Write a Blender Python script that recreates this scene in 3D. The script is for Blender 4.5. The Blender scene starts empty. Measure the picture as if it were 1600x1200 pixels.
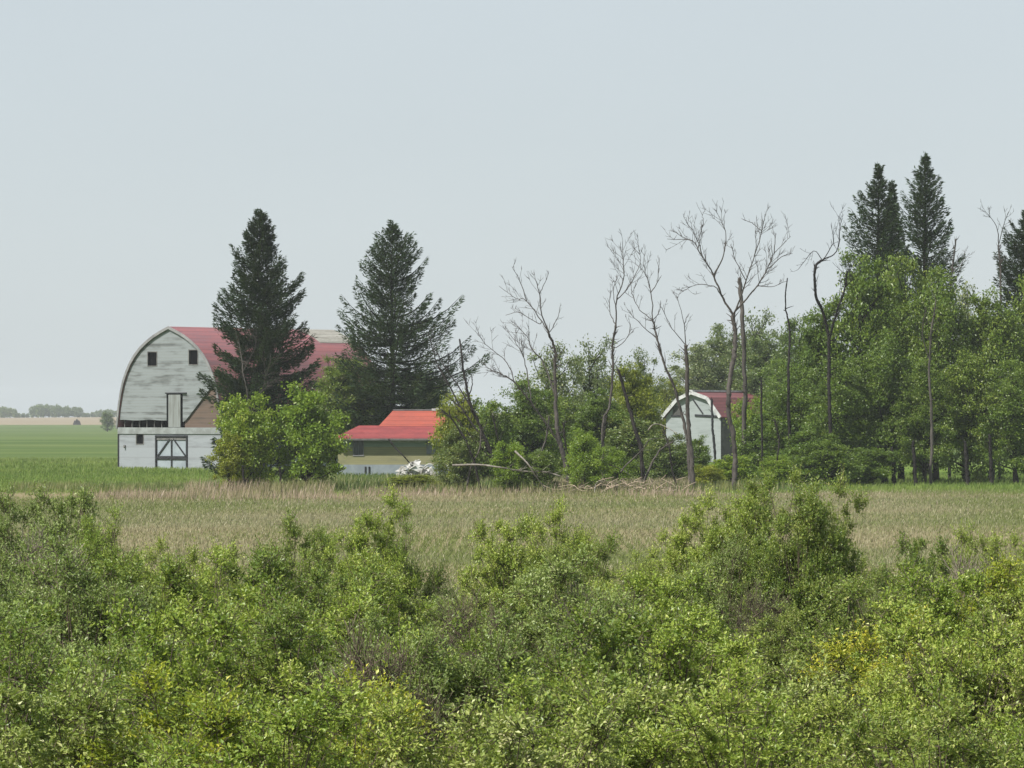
import bpy, math, random
import numpy as np
from mathutils import Vector
R = np.random.default_rng(7)
random.seed(7)
F = 7000.0      # focal length in pixels of a 1600 px wide picture
EYE = 4.2
def W(px, py, D):                       # a place seen at that pixel, D metres away
    return np.array([(px-800)*D/F, D, EYE+(655-py)*D/F])
sc = bpy.context.scene
COL = sc.collection

# ------------------------------------------------------------------ helpers
def link(name, data, parent=None, loc=None):
    o = bpy.data.objects.new(name, data); COL.objects.link(o)
    if parent is not None: o.parent = parent
    if loc is not None: o.location = loc
    return o
def tag(o, label=None, cat=None, group=None, kind=None):
    for k, v in (('label', label), ('category', cat), ('group', group), ('kind', kind)):
        if v: o[k] = v
    return o
def mesh(name, V, faces_list, mats, smooth=False):
    """faces_list: [(faces ndarray (M,k), material index), ...]"""
    me = bpy.data.meshes.new(name)
    V = np.asarray(V, np.float32).reshape(-1, 3)
    faces_list = [(np.asarray(f, np.int32), m) for f, m in faces_list if len(f)]
    loops = np.concatenate([f.ravel() for f, m in faces_list])
    tot = np.concatenate([np.full(len(f), f.shape[1], np.int32) for f, m in faces_list])
    start = np.concatenate([[0], np.cumsum(tot)[:-1]]).astype(np.int32)
    mi = np.concatenate([np.full(len(f), m, np.int32) for f, m in faces_list])
    me.vertices.add(len(V)); me.vertices.foreach_set('co', V.ravel())
    me.loops.add(len(loops)); me.loops.foreach_set('vertex_index', loops)
    me.polygons.add(len(tot)); me.polygons.foreach_set('loop_start', start)
    me.polygons.foreach_set('loop_total', tot); me.polygons.foreach_set('material_index', mi)
    me.polygons.foreach_set('use_smooth', np.full(len(tot), bool(smooth)))
    me.update(calc_edges=True)
    for m in mats: me.materials.append(m)
    return me
class MB:
    """collects boxes, prisms, tubes into one mesh"""
    def __init__(s): s.V = []; s.F = {3: [], 4: []}; s.n = 0; s.ng = []
    def add(s, V, faces):
        V = np.asarray(V, float).reshape(-1, 3)
        for f in faces:
            f = [i+s.n for i in f]
            if len(f) in (3, 4): s.F[len(f)].append(f)
            else: s.ng.append(f)
        s.V.append(V); s.n += len(V)
    def box(s, a, b):
        x0, y0, z0 = a; x1, y1, z1 = b
        V = [(x0,y0,z0),(x1,y0,z0),(x1,y1,z0),(x0,y1,z0),(x0,y0,z1),(x1,y0,z1),(x1,y1,z1),(x0,y1,z1)]
        s.add(V, [(0,3,2,1),(4,5,6,7),(0,1,5,4),(1,2,6,5),(2,3,7,6),(3,0,4,7)])
    def bar(s, p, q, w, d):             # a board from p to q lying in the local XZ plane, w wide, d thick in Y
        p = np.array(p, float); q = np.array(q, float); t = q-p; t /= np.linalg.norm(t)
        n = np.cross(t, (0,1,0)); n /= max(np.linalg.norm(n), 1e-6); y = np.array([0,1,0.])
        V = [c+n*a*w/2+y*b*d/2 for c in (p, q) for a, b in ((-1,-1),(1,-1),(1,1),(-1,1))]
        s.add(V, [(0,1,2,3),(7,6,5,4),(0,4,5,1),(1,5,6,2),(2,6,7,3),(3,7,4,0)])
    def tube(s, P, r, k=6):
        P = np.asarray(P, float); n = len(P); r = np.broadcast_to(np.asarray(r, float), (n,))
        T = np.gradient(P, axis=0); T /= np.maximum(np.linalg.norm(T, axis=1, keepdims=True), 1e-9)
        ref = np.array([0.31, 0.87, 0.38]); A = np.cross(T, ref); A /= np.maximum(np.linalg.norm(A, axis=1, keepdims=True), 1e-6)
        B = np.cross(T, A); an = np.arange(k)*2*math.pi/k
        V = P[:,None,:]+(A[:,None,:]*np.cos(an)[None,:,None]+B[:,None,:]*np.sin(an)[None,:,None])*r[:,None,None]
        f = []
        for i in range(n-1):
            for j in range(k):
                f.append((i*k+j, i*k+(j+1)%k, (i+1)*k+(j+1)%k, (i+1)*k+j))
        s.add(V.reshape(-1,3), f)
        s.add([P[-1]+T[-1]*r[-1], *V[-1]], [(0, 1+j, 1+(j+1)%k) for j in range(k)])
    def build(s, name, mat, parent=None, smooth=False):
        if s.ng:
            me = bpy.data.meshes.new(name)
            me.from_pydata(np.concatenate(s.V).tolist(), [], s.F[3]+s.F[4]+s.ng); me.update(); me.materials.append(mat)
        else:
            me = mesh(name, np.concatenate(s.V), [(s.F[4], 0), (s.F[3], 0)], [mat], smooth)
        return link(name, me, parent)
def unit(a): return a/np.maximum(np.linalg.norm(a, axis=-1, keepdims=True), 1e-9)
def leaf_arrays(P, d, nrm, L, Wd, fold=.25):
    """rhombic folded leaves: 4 vertices and 2 triangles each"""
    d = unit(d); s = unit(np.cross(d, nrm)); n = np.cross(s, d)
    L = L[:,None]; Wd = Wd[:,None]
    V = np.stack([P, P+d*L*.45+s*Wd*.5+n*Wd*fold, P+d*L, P+d*L*.45-s*Wd*.5+n*Wd*fold], 1)
    i = (np.arange(len(P))*4)[:,None]
    f = np.concatenate([i+np.array([0,1,2]), i+np.array([0,2,3])], 0)
    return V.reshape(-1,3), f
def randdir(n, up=0.0):
    v = R.normal(size=(n,3)); v = unit(v); v[:,2] += up
    return unit(v)

# ------------------------------------------------------------------ materials
def newmat(name):
    m = bpy.data.materials.new(name); m.use_nodes = True; nt = m.node_tree; nt.nodes.clear()
    return m, nt
def nd(nt, typ, ins=None, **props):
    n = nt.nodes.new(typ)
    for k, v in props.items(): setattr(n, k, v)
    for k, v in (ins or {}).items():
        if isinstance(v, bpy.types.NodeSocket): nt.links.new(v, n.inputs[k])
        else: n.inputs[k].default_value = v
    return n
def c4(c): return (*c, 1.0)
def mixc(nt, f, a, b, bt='MIX'):
    n = nt.nodes.new('ShaderNodeMix'); n.data_type = 'RGBA'; n.blend_type = bt
    for idx, v in ((0, f), (6, a), (7, b)):
        if isinstance(v, bpy.types.NodeSocket): nt.links.new(v, n.inputs[idx])
        else: n.inputs[idx].default_value = c4(v) if idx and len(v) == 3 else v
    return n.outputs[2]
def mth(nt, op, a, b=None, c=None, clamp=False):
    n = nt.nodes.new('ShaderNodeMath'); n.operation = op; n.use_clamp = clamp
    for i, v in enumerate((a, b, c)):
        if v is None: continue
        if isinstance(v, bpy.types.NodeSocket): nt.links.new(v, n.inputs[i])
        else: n.inputs[i].default_value = v
    return n.outputs[0]
def smooth(nt, v, lo, hi):
    n = nd(nt, 'ShaderNodeMapRange', {'Value': v, 'From Min': lo, 'From Max': hi}, interpolation_type='SMOOTHSTEP')
    return n.outputs['Result']
def noise(nt, vec, scale, detail=3, rough=.55):
    return nd(nt, 'ShaderNodeTexNoise', {'Vector': vec, 'Scale': scale, 'Detail': detail, 'Roughness': rough}).outputs['Fac']
def mapv(nt, vec, scale, rot=(0,0,0), loc=(0,0,0)):
    return nd(nt, 'ShaderNodeMapping', {'Vector': vec, 'Scale': scale, 'Rotation': rot, 'Location': loc}).outputs[0]
def out(nt, sh): nd(nt, 'ShaderNodeOutputMaterial', {'Surface': sh})
def ramp(nt, f, stops):
    n = nt.nodes.new('ShaderNodeValToRGB'); cr = n.color_ramp
    while len(cr.elements) < len(stops): cr.elements.new(.5)
    for e, (p, c) in zip(cr.elements, stops): e.position = p; e.color = c4(c)
    nt.links.new(f, n.inputs[0]); return n.outputs[0]

def leaf_mat(name, stops, trans=.38, rough=.42, nscale=1.6, spec=.5):
    """leaves: hue varies from leaf to leaf, in patches through the crown and from plant to plant"""
    m, nt = newmat(name)
    geo = nt.nodes.new('ShaderNodeNewGeometry'); tc = nt.nodes.new('ShaderNodeTexCoord'); oi = nt.nodes.new('ShaderNodeObjectInfo')
    nz = noise(nt, tc.outputs['Object'], nscale*1.3, 3, .6)
    f = mth(nt, 'ADD', mth(nt, 'MULTIPLY', geo.outputs['Random Per Island'], .46), mth(nt, 'MULTIPLY', nz, .66))
    f = mth(nt, 'ADD', f, mth(nt, 'MULTIPLY', mth(nt, 'SUBTRACT', oi.outputs['Random'], .5), .22), clamp=True)
    col = ramp(nt, f, stops)
    p = nd(nt, 'ShaderNodeBsdfPrincipled', {'Base Color': col, 'Roughness': rough, 'Specular IOR Level': spec})
    tcol = mixc(nt, .5, col, (.24,.32,.02))
    t = nd(nt, 'ShaderNodeBsdfTranslucent', {'Color': tcol})
    mx = nd(nt, 'ShaderNodeMixShader', {0: trans, 1: p.outputs[0], 2: t.outputs[0]})
    out(nt, mx.outputs[0]); return m
def plain(name, col, rough=.8, var=.25, scale=3.0, spec=.2, col2=None, stretch=(1,1,1), bump=0.0):
    m, nt = newmat(name)
    tc = nt.nodes.new('ShaderNodeTexCoord'); v = mapv(nt, tc.outputs['Object'], stretch)
    nz = noise(nt, v, scale, 5, .65)
    c2 = col2 or tuple(x*(1-var) for x in col)
    f = smooth(nt, nz, .35, .65)
    c = mixc(nt, f, col, c2)
    p = nd(nt, 'ShaderNodeBsdfPrincipled', {'Base Color': c, 'Roughness': rough, 'Specular IOR Level': spec})
    if bump:
        b = nd(nt, 'ShaderNodeBump', {'Height': nz, 'Strength': bump, 'Distance': .05})
        nt.links.new(b.outputs[0], p.inputs['Normal'])
    out(nt, p.outputs[0]); return m
def boards(name, paint, bare, pitch=.2, wear=.5, vertical=False, grime=(.16,.15,.13)):
    """weathered painted boards with worn streaks along each board"""
    m, nt = newmat(name)
    tc = nt.nodes.new('ShaderNodeTexCoord'); P = tc.outputs['Object']
    sep = nd(nt, 'ShaderNodeSeparateXYZ', {0: P})
    ax = sep.outputs[0] if vertical else sep.outputs[2]
    st = (.30,.30,2.0) if not vertical else (2.5,2.5,.3)
    n1 = noise(nt, mapv(nt, P, st), 1.5, 4, .6)
    n2 = noise(nt, mapv(nt, P, (.35,.35,.45)), 1.0, 3)
    bi = mth(nt, 'FLOOR', mth(nt, 'DIVIDE', ax, pitch))
    wn = nd(nt, 'ShaderNodeTexWhiteNoise', {'W': bi}, noise_dimensions='1D').outputs[0]
    w = mth(nt, 'ADD', mth(nt, 'ADD', mth(nt, 'MULTIPLY', n1, .8), mth(nt, 'MULTIPLY', n2, .5)), mth(nt, 'MULTIPLY', wn, .16))
    f = smooth(nt, w, 1.0-wear*.42-.12, 1.0-wear*.42+.16)
    c = mixc(nt, f, paint, bare)
    fr = mth(nt, 'FRACT', mth(nt, 'DIVIDE', ax, pitch))
    ln = mth(nt, 'LESS_THAN', fr, .13)
    c = mixc(nt, mth(nt, 'MULTIPLY', ln, .35), c, grime)
    p = nd(nt, 'ShaderNodeBsdfPrincipled', {'Base Color': c, 'Roughness': .85, 'Specular IOR Level': .15})
    out(nt, p.outputs[0]); return m
def roofing(name, a, b, rot=0):
    m, nt = newmat(name)
    tc = nt.nodes.new('ShaderNodeTexCoord'); P = tc.outputs['Object']
    n1 = noise(nt, mapv(nt, P, (.3,.12,1.3)), 1.6, 5, .7)
    n2 = noise(nt, mapv(nt, P, (2,2,6)), 2.0, 3, .7)
    f = smooth(nt, mth(nt, 'ADD', mth(nt, 'MULTIPLY', n1, .7), mth(nt, 'MULTIPLY', n2, .3)), .38, .62)
    c = mixc(nt, f, a, b)
    sep = nd(nt, 'ShaderNodeSeparateXYZ', {0: P})
    fr = mth(nt, 'FRACT', mth(nt, 'MULTIPLY', sep.outputs[2], 3.2))
    c = mixc(nt, mth(nt, 'MULTIPLY', mth(nt, 'LESS_THAN', fr, .2), .35), c, tuple(x*.45 for x in b))
    p = nd(nt, 'ShaderNodeBsdfPrincipled', {'Base Color': c, 'Roughness': .75, 'Specular IOR Level': .25})
    out(nt, p.outputs[0]); return m

M = {}
M['leaf_lime']  = leaf_mat('leaf_lime',  [(0,(0.093,0.171,0.028)),(.35,(0.208,0.313,0.047)),(.7,(0.375,0.458,0.076)),(1,(0.750,0.753,0.273))])
M['leaf_mid']   = leaf_mat('leaf_mid',   [(0,(0.069,0.135,0.030)),(.4,(0.159,0.245,0.046)),(.75,(0.304,0.364,0.075)),(1,(0.653,0.609,0.263))])
M['leaf_olive'] = leaf_mat('leaf_olive', [(0,(0.097,0.155,0.046)),(.4,(0.208,0.289,0.080)),(.75,(0.347,0.428,0.134)),(1,(0.714,0.757,0.396))])
M['leaf_silver']= leaf_mat('leaf_silver',[(0,(0.095,0.161,0.037)),(.4,(0.213,0.287,0.063)),(.72,(0.365,0.422,0.112)),(1,(1.001,0.914,0.600))], trans=.3, rough=.45)
M['leaf_gold']  = leaf_mat('leaf_gold',  [(0,(0.110,0.180,0.018)),(.35,(0.247,0.327,0.028)),(.7,(0.458,0.475,0.046)),(1,(0.845,0.690,0.094))])
M['tree_bright']= leaf_mat('tree_bright',[(0,(0.060,0.121,0.011)),(.4,(0.144,0.243,0.020)),(.75,(0.249,0.344,0.031)),(1,(0.454,0.485,0.084))], nscale=.5)
M['tree_mid']   = leaf_mat('tree_mid',   [(0,(0.033,0.074,0.010)),(.4,(0.080,0.143,0.016)),(.75,(0.154,0.218,0.025)),(1,(0.293,0.332,0.053))], nscale=.5, trans=.25)
M['tree_dark']  = leaf_mat('tree_dark',  [(0,(0.032,0.065,0.017)),(.4,(0.070,0.119,0.025)),(.75,(0.129,0.175,0.039)),(1,(0.261,0.268,0.083))], nscale=.5, trans=.25)
M['tree_grey']  = leaf_mat('tree_grey',  [(0,(0.052,0.084,0.033)),(.4,(0.101,0.142,0.049)),(.75,(0.171,0.210,0.077)),(1,(0.331,0.343,0.152))], nscale=.5, trans=.25)
M['tree_yellow']= leaf_mat('tree_yellow',[(0,(0.082,0.120,0.011)),(.4,(0.178,0.218,0.017)),(.75,(0.284,0.311,0.029)),(1,(0.454,0.438,0.072))], nscale=.5)
M['needles']    = leaf_mat('needles',    [(0,(0.009,0.019,0.009)),(.4,(0.017,0.035,0.015)),(.75,(0.030,0.056,0.023)),(1,(0.067,0.099,0.046))], trans=.1, nscale=.6, rough=.6, spec=.2)
M['needles2']   = leaf_mat('needles2',   [(0,(0.013,0.027,0.012)),(.4,(0.023,0.049,0.020)),(.75,(0.041,0.073,0.028)),(1,(0.082,0.122,0.052))], trans=.1, nscale=.6, rough=.6, spec=.2)
M['bark']       = plain('bark', (.032,.027,.025), col2=(.016,.014,.013), scale=4, stretch=(1,1,.25))
M['bark_grey']  = plain('bark_grey', (.090,.080,.073), col2=(.045,.040,.036), scale=3, stretch=(1,1,.25))
M['bark_pale']  = plain('bark_pale', (.27,.25,.22), col2=(.15,.135,.12), scale=3)
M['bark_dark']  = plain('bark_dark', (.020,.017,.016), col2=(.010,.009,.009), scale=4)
M['twig']       = plain('twig', (.13,.10,.075), col2=(.075,.058,.045), scale=5)
M['twig_pale']  = plain('twig_pale', (.27,.23,.19), col2=(.16,.13,.105), scale=5)
M['siding']     = boards('siding', (0.215,0.237,0.248), (0.092,0.099,0.100), .24, .52)
M['siding_low'] = boards('siding_low', (0.258,0.279,0.305), (0.184,0.197,0.214), .9, .45, grime=(0.184,0.188,0.199))
M['door_board'] = boards('door_board', (0.214,0.231,0.231), (0.139,0.144,0.139), .22, .5, vertical=True)
M['belt']       = plain('belt', (0.261,0.285,0.291), col2=(0.182,0.194,0.194), scale=1.2)
M['trim']       = plain('trim', (.24,.24,.245), col2=(.16,.16,.165), scale=1.2)
M['trim_dark']  = plain('trim_dark', (.17,.165,.16), col2=(.10,.10,.10), scale=1.5)
M['void']       = plain('void', (.006,.006,.007), var=.3, spec=0)  # near-black: the dark inside the barn openings, put into the colour
M['black_wood'] = plain('black_wood', (.03,.032,.036), var=.4)
M['sheathing']  = boards('sheathing', (0.122,0.088,0.071), (0.084,0.067,0.057), .22, .5)
M['roof_barn']  = roofing('roof_barn', (0.282,0.107,0.112), (0.195,0.107,0.122))
M['roof_bare']  = roofing('roof_bare', (.34,.33,.30), (.24,.23,.20))
M['roof_low']   = roofing('roof_low', (0.265,0.060,0.059), (0.189,0.046,0.049))
M['roof_high']  = roofing('roof_high', (.35,.086,.060), (.27,.072,.056)) #(.38,.100,.064), (.32,.085,.058)) #(0.391,0.083,0.060), (0.323,0.072,0.055))
M['roof_shed']  = roofing('roof_shed', (0.200,0.068,0.072), (0.136,0.056,0.060))
M['green_wall'] = boards('green_wall', (0.280,0.268,0.149), (0.200,0.201,0.125), .16, .45, grime=(0.100,0.107,0.078))
M['teal_wall']  = boards('teal_wall', (.24,.30,.24), (.20,.24,.20), .16, .45, grime=(.13,.16,.13))
M['foundation'] = plain('foundation', (0.280,0.320,0.353), col2=(0.220,0.253,0.286), scale=1.0)
M['white']      = plain('white', (.50,.51,.52), col2=(.34,.345,.35), scale=2)
M['scrap']      = plain('scrap', (.58,.58,.57), col2=(.22,.21,.19), scale=1.6)
M['pale_wall']  = boards('pale_wall', (0.274,0.306,0.312), (0.207,0.235,0.235), .5, .4, grime=(0.230,0.251,0.251))
M['dark_shade']  = plain('dark_shade', (.085,.085,.08), var=.4, scale=1)  # shade painted as a dark tone, for shed sides and loft opening
M['glass']      = plain('glass', (.07,.08,.085), rough=.15, spec=.6)
M['glass_grey'] = plain('glass_grey', (.20,.22,.24), rough=.3, spec=.5)
M['dead_reed']  = plain('dead_reed', (.42,.34,.26), var=.3)

def blade_mat(name, dry, green, patch_scale, bias, lite=(.5,.46,.33)):
    m, nt = newmat(name)
    geo = nt.nodes.new('ShaderNodeNewGeometry')
    nz = noise(nt, mapv(nt, geo.outputs['Position'], (.6,.16,0)), patch_scale, 3)
    rnd = geo.outputs['Random Per Island']
    f = smooth(nt, mth(nt, 'ADD', nz, mth(nt, 'MULTIPLY', mth(nt, 'SUBTRACT', rnd, .5), .2)), bias-.03, bias+.06)
    c = mixc(nt, f, dry, green)
    c = mixc(nt, smooth(nt, rnd, .82, .99), c, lite)
    p = nd(nt, 'ShaderNodeBsdfPrincipled', {'Base Color': c, 'Roughness': .75, 'Specular IOR Level': .15})
    t = nd(nt, 'ShaderNodeBsdfTranslucent', {'Color': c})
    mx = nd(nt, 'ShaderNodeMixShader', {0: .3, 1: p.outputs[0], 2: t.outputs[0]})
    out(nt, mx.outputs[0]); return m
M['grass_dry']   = blade_mat('grass_dry', (.30,.272,.165), (.165,.20,.062), .075, .445, lite=(.48,.45,.32))
M['grass_reed']  = blade_mat('grass_reed', (.34,.27,.20), (.20,.20,.09), .2, .50, lite=(.52,.44,.35))
M['grass_green'] = blade_mat('grass_green', (.185,.245,.060), (.125,.190,.040), .12, .50, lite=(.27,.30,.12))
M['grass_weed']  = blade_mat('grass_weed', (.20,.21,.08), (.10,.150,.045), .25, .47, lite=(.40,.38,.22))
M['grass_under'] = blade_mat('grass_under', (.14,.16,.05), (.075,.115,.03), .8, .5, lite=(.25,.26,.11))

# ------------------------------------------------------------------ ground
def ground_mat():
    m, nt = newmat('ground_soil')
    geo = nt.nodes.new('ShaderNodeNewGeometry'); P = geo.outputs['Position']
    s = nd(nt, 'ShaderNodeSeparateXYZ', {0: P}); X, Y = s.outputs[0], s.outputs[1]
    n_big = noise(nt, mapv(nt, P, (.35,1,0)), .035, 4)
    n_far = noise(nt, mapv(nt, P, (.32,1,0)), .022, 5, .68)
    n_fine = noise(nt, P, 2.2, 4, .7)
    meadow = mixc(nt, smooth(nt, n_big, .42, .58), (.25,.21,.12), (.13,.15,.055))
    meadow = mixc(nt, mth(nt, 'MULTIPLY', n_fine, .5), meadow, (.10,.09,.05))
    lawn = mixc(nt, smooth(nt, n_big, .38, .62), (.080,.145,.022), (.115,.170,.030))
    crop = mixc(nt, smooth(nt, n_far, .40, .60), (.062,.104,.024), (.108,.148,.042))
    crop = mixc(nt, smooth(nt, noise(nt, mapv(nt, P, (.06,1,0), loc=(40,7,0)), .03, 3), .60, .70), crop, (.17,.19,.08))
    stub = mixc(nt, smooth(nt, n_far, .35, .65), (.225,.185,.125), (.26,.215,.15))
    wob = mth(nt, 'MULTIPLY', mth(nt, 'SUBTRACT', n_big, .5), 40)
    yy = mth(nt, 'ADD', Y, wob)
    c = mixc(nt, smooth(nt, yy, 262, 276), meadow, lawn)
    c = mixc(nt, smooth(nt, yy, 385, 470), c, crop)
    c = mixc(nt, smooth(nt, mth(nt, 'ADD', Y, mth(nt, 'MULTIPLY', X, .25)), 2010, 2090), c, stub)
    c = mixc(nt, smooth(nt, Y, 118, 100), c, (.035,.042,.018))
    p = nd(nt, 'ShaderNodeBsdfPrincipled', {'Base Color': c, 'Roughness': .95, 'Specular IOR Level': .05})
    out(nt, p.outputs[0]); return m
ys = np.concatenate([np.linspace(-150, 100, 12), np.linspace(120, 500, 40), np.linspace(520, 3800, 90)])
xs = np.linspace(-1600, 1600, 81)
gx, gy = np.meshgrid(xs, ys)
def terrain(x, y):
    t = np.clip((y-1500)/1900, 0, 1); t = t*t*(3-2*t)
    rise = 5.4 + 3.2*np.clip((x+250)/120, 0, 1)
    u = np.clip((y-3400)/1200, 0, 1)
    return t*rise - 12*u*u + .35*np.sin(x*.02+1)*np.clip((y-1500)/800, 0, 1)
gz = terrain(gx, gy)
nx = len(xs); ii, jj = np.meshgrid(np.arange(len(ys)-1), np.arange(nx-1), indexing='ij'); a = (ii*nx+jj).ravel()
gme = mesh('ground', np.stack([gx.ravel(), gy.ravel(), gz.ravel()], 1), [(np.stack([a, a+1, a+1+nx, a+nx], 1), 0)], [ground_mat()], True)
tag(link('ground', gme), 'flat prairie farmland with meadow, green crop field and tan stubble beyond', kind='structure')

# ------------------------------------------------------------------ grasses
def blades(n, xf, yr, h, w, lean=.25, power=1.0, edge=None):
    """n grass blades; yr = distance range, xf(y) -> (x0, x1)"""
    y = yr[0]+(yr[1]-yr[0])*R.random(n)**power
    lo, hi = xf(y); x = lo+(hi-lo)*R.random(n)
    # tufts: pull blades towards tuft centres
    k = np.floor(x/.45)+np.floor(y/.45)*977; jx = np.sin(k*12.9898)*.5; x = x+(jx*.45-(x % .45)+.225)*.55
    if edge:
        wv = 4*np.sin(x*.31+1)+3*np.sin(x*.83)+2*np.sin(x*1.9+y*.3)
        a_, b_ = edge; keep = np.ones(n, bool)
        if a_: keep &= (y-a_-wv)/10 > R.random(n)-.5
        if b_: keep &= (b_+wv+x*.35-y)/10 > R.random(n)-.5
        x, y = x[keep], y[keep]; n = len(x)
    P = np.stack([x, y, np.zeros(n)], 1)
    hh = h*(.55+.75*R.random(n)); az = R.random(n)*6.283; ln = lean*R.random(n)+.05
    d = np.stack([np.cos(az)*ln+.06, np.sin(az)*ln, np.ones(n)], 1); tip = P+unit(d)*hh[:,None]
    tip[:,0] += .06*hh
    sa = R.random(n)*3.14; s = np.stack([np.cos(sa), np.sin(sa), np.zeros(n)], 1)*(w*(.6+.8*R.random(n)))[:,None]*.5
    mid = P+(tip-P)*.55; mid[:,2] += hh*.06
    V = np.stack([P-s, P+s, mid+s*.8, tip, mid-s*.8], 1).reshape(-1,3)
    i = (np.arange(n)*5)[:,None]
    return V, i+np.array([[0,1,2,4]]), i+np.array([[4,2,3]])
def grass(name, label, mat, parts):
    Vs, Q, T, o = [], [], [], 0
    for V, q, t in parts:
        Vs.append(V); Q.append(q+o); T.append(t+o); o += len(V)
    me = mesh(name, np.concatenate(Vs), [(np.concatenate(Q), 0), (np.concatenate(T), 0)], [mat])
    return tag(link(name, me), label, kind='stuff')
full = lambda m: (lambda y: (-(.1143+m)*y, (.1143+m)*y))
def span(p0, p1): return lambda y: ((p0-800)/F*y, (p1-800)/F*y)
grass('meadow_grass', 'dry tan and olive meadow grass between the shrubs and the tree line', M['grass_dry'],
      [blades(340000, full(.012), (95, 272), .15, .020, lean=1.1, edge=(0,250))])
grass('tall_dry_grass', 'tall pinkish tan dead grass along the far edge of the meadow', M['grass_reed'],
      [blades(3500, span(120, 540), (230, 258), .5, .026, lean=.5, edge=(0,248)), blades(1400, span(290, 520), (246, 258), .8, .026, lean=.5), blades(3500, span(860, 1075), (256, 266), .7, .03),
       blades(2500, span(540, 1100), (240, 258), .42, .025, lean=.5), blades(4000, span(60, 1680), (215, 258), .24, .022, lean=.8)])
grass('lawn_grass', 'bright green grass round the farm buildings and under the trees', M['grass_green'],
      [blades(85000, full(.012), (240, 345), .24, .03, edge=(254,0)), blades(30000, span(-60, 560), (340, 470), .25, .045)])
grass('weeds', 'rough green weeds at the foot of the tree line', M['grass_weed'],
      [blades(16000, span(460, 1250), (254, 300), .6, .035), blades(5000, span(20, 460), (256, 275), .45, .03)])
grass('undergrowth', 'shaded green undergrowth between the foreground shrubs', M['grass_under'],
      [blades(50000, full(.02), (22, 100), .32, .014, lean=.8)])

# ------------------------------------------------------------------ plants
def smoothline(pts, n=4):
    P = np.asarray(pts, float)
    if len(P) < 3: 
        t = np.linspace(0, 1, n+1)[:,None]; return P[0]*(1-t)+P[-1]*t
    Q = np.vstack([2*P[0]-P[1], P, 2*P[-1]-P[-2]]); o = []
    for i in range(1, len(Q)-2):
        for t in np.arange(n)/n:
            a, b, c, d = Q[i-1], Q[i], Q[i+1], Q[i+2]
            o.append(.5*((2*b)+(-a+c)*t+(2*a-5*b+4*c-d)*t*t+(-a+3*b-3*c+d)*t**3))
    o.append(P[-1]); return np.array(o)

def make_crown(H, Wd, base, nclump, perclump, lsize, seed, csd=.38, top=.9, limbs=70, lean=0, aspect=.55, branch_r=.035):
    """(trunk mesh, crown mesh) of a broadleaf tree standing at the origin"""
    global R
    R = np.random.default_rng(seed)
    zc = base+(H-base)*.5; rz = (H-base)*.5; rx = Wd*.5
    ph = R.random((7,2))*6.28; fr = R.integers(2, 6, (7,2)); am = R.random(7)*.14
    C = []
    while len(C) < nclump:
        v = unit(R.normal(size=3)); u = R.random()**.25
        th = math.atan2(v[1], v[0]); el = math.asin(v[2])
        k = 1+sum(a*math.sin(f[0]*th+p[0])*math.cos(f[1]*el+p[1]) for a, f, p in zip(am*2.4, fr, ph))
        # narrower towards the top
        w = 1.0 if v[2] < 0 else (1-.28*v[2])
        p = np.array([v[0]*rx*u*k*w, v[1]*rx*u*k*w, zc+v[2]*rz*u*min(k, 1.12)])
        if p[2] < base*.7: continue
        if C and min(np.linalg.norm((q-p)) for q in C[-40:]) < csd*.55: continue
        C.append(p)
    C = np.array(C); C[:,0] += lean*C[:,2]
    size = R.uniform(.5, 1.5, len(C))
    n = nclump*perclump; idx = R.integers(0, nclump, n)
    off = R.normal(size=(n,3))*np.array([1,1,.72])*csd*size[idx][:,None]
    cen = np.array([0,0,zc]); outw = unit(C[idx]-cen)
    P = C[idx]+off
    P[:,2] = np.maximum(P[:,2], .25)
    d = unit(randdir(n)+outw*.5+np.array([0,0,-.15])); nrm = unit(randdir(n)+outw*.5+np.array([0,0,.8]))
    L = lsize*R.uniform(.6, 1.4, n)
    V, f = leaf_arrays(P, d, nrm, L, L*R.uniform(.5, .8, n))
    crown = (V, f)
    tb = MB(); r0 = .016*H+.03
    zt = np.linspace(0, H*.86, 9); tx = np.cumsum(R.normal(size=9)*.06*H/10); ty = np.cumsum(R.normal(size=9)*.06*H/10)
    TP = np.stack([tx-tx[0]+lean*zt, ty-ty[0], zt], 1)
    tb.tube(TP, np.linspace(r0, r0*.15, 9)*np.array([1.35]+[1]*8), 8)
    for q in C[:limbs]:
        z0 = max(base*.5, q[2]-np.hypot(q[0]-lean*q[2], q[1])*R.uniform(.6, 1.3)); z0 = min(max(z0, .12*H), H*.8)
        s = np.array([np.interp(z0, zt, TP[:,k]) for k in range(3)])
        mid = s*.45+q*.55+np.array([0,0,-.08*np.linalg.norm(q-s)])+R.normal(size=3)*.12
        lr = branch_r*(1+np.linalg.norm(q-s)*.35)
        tb.tube(smoothline([s, mid, q+(q-mid)*.25], 3), np.linspace(lr, .012, 7), 5)
    return tb, crown
def variant(tb, crown, tname, cname):
    tm = mesh(tname, np.concatenate(tb.V), [(tb.F[4], 0), (tb.F[3], 0)], [M['bark']], True)
    cm = mesh(cname, crown[0], [(crown[1], 0)], [M['tree_mid']])
    return tm, cm
BL = [variant(*make_crown(12.5, 5.6, .9, 190, 165, .19, 11+i, csd=.33), 'trunk', 'crown') for i in range(4)]
SB = [variant(*make_crown(6, 3.8, .4, 105, 150, .17, 31+i, csd=.25, limbs=50, branch_r=.022), 'trunk', 'crown') for i in range(3)]
LOOSE = [variant(*make_crown(10, 4.4, 2.0, 100, 85, .17, 51+i, csd=.30, limbs=95), 'trunk', 'crown') for i in range(2)]

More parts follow.
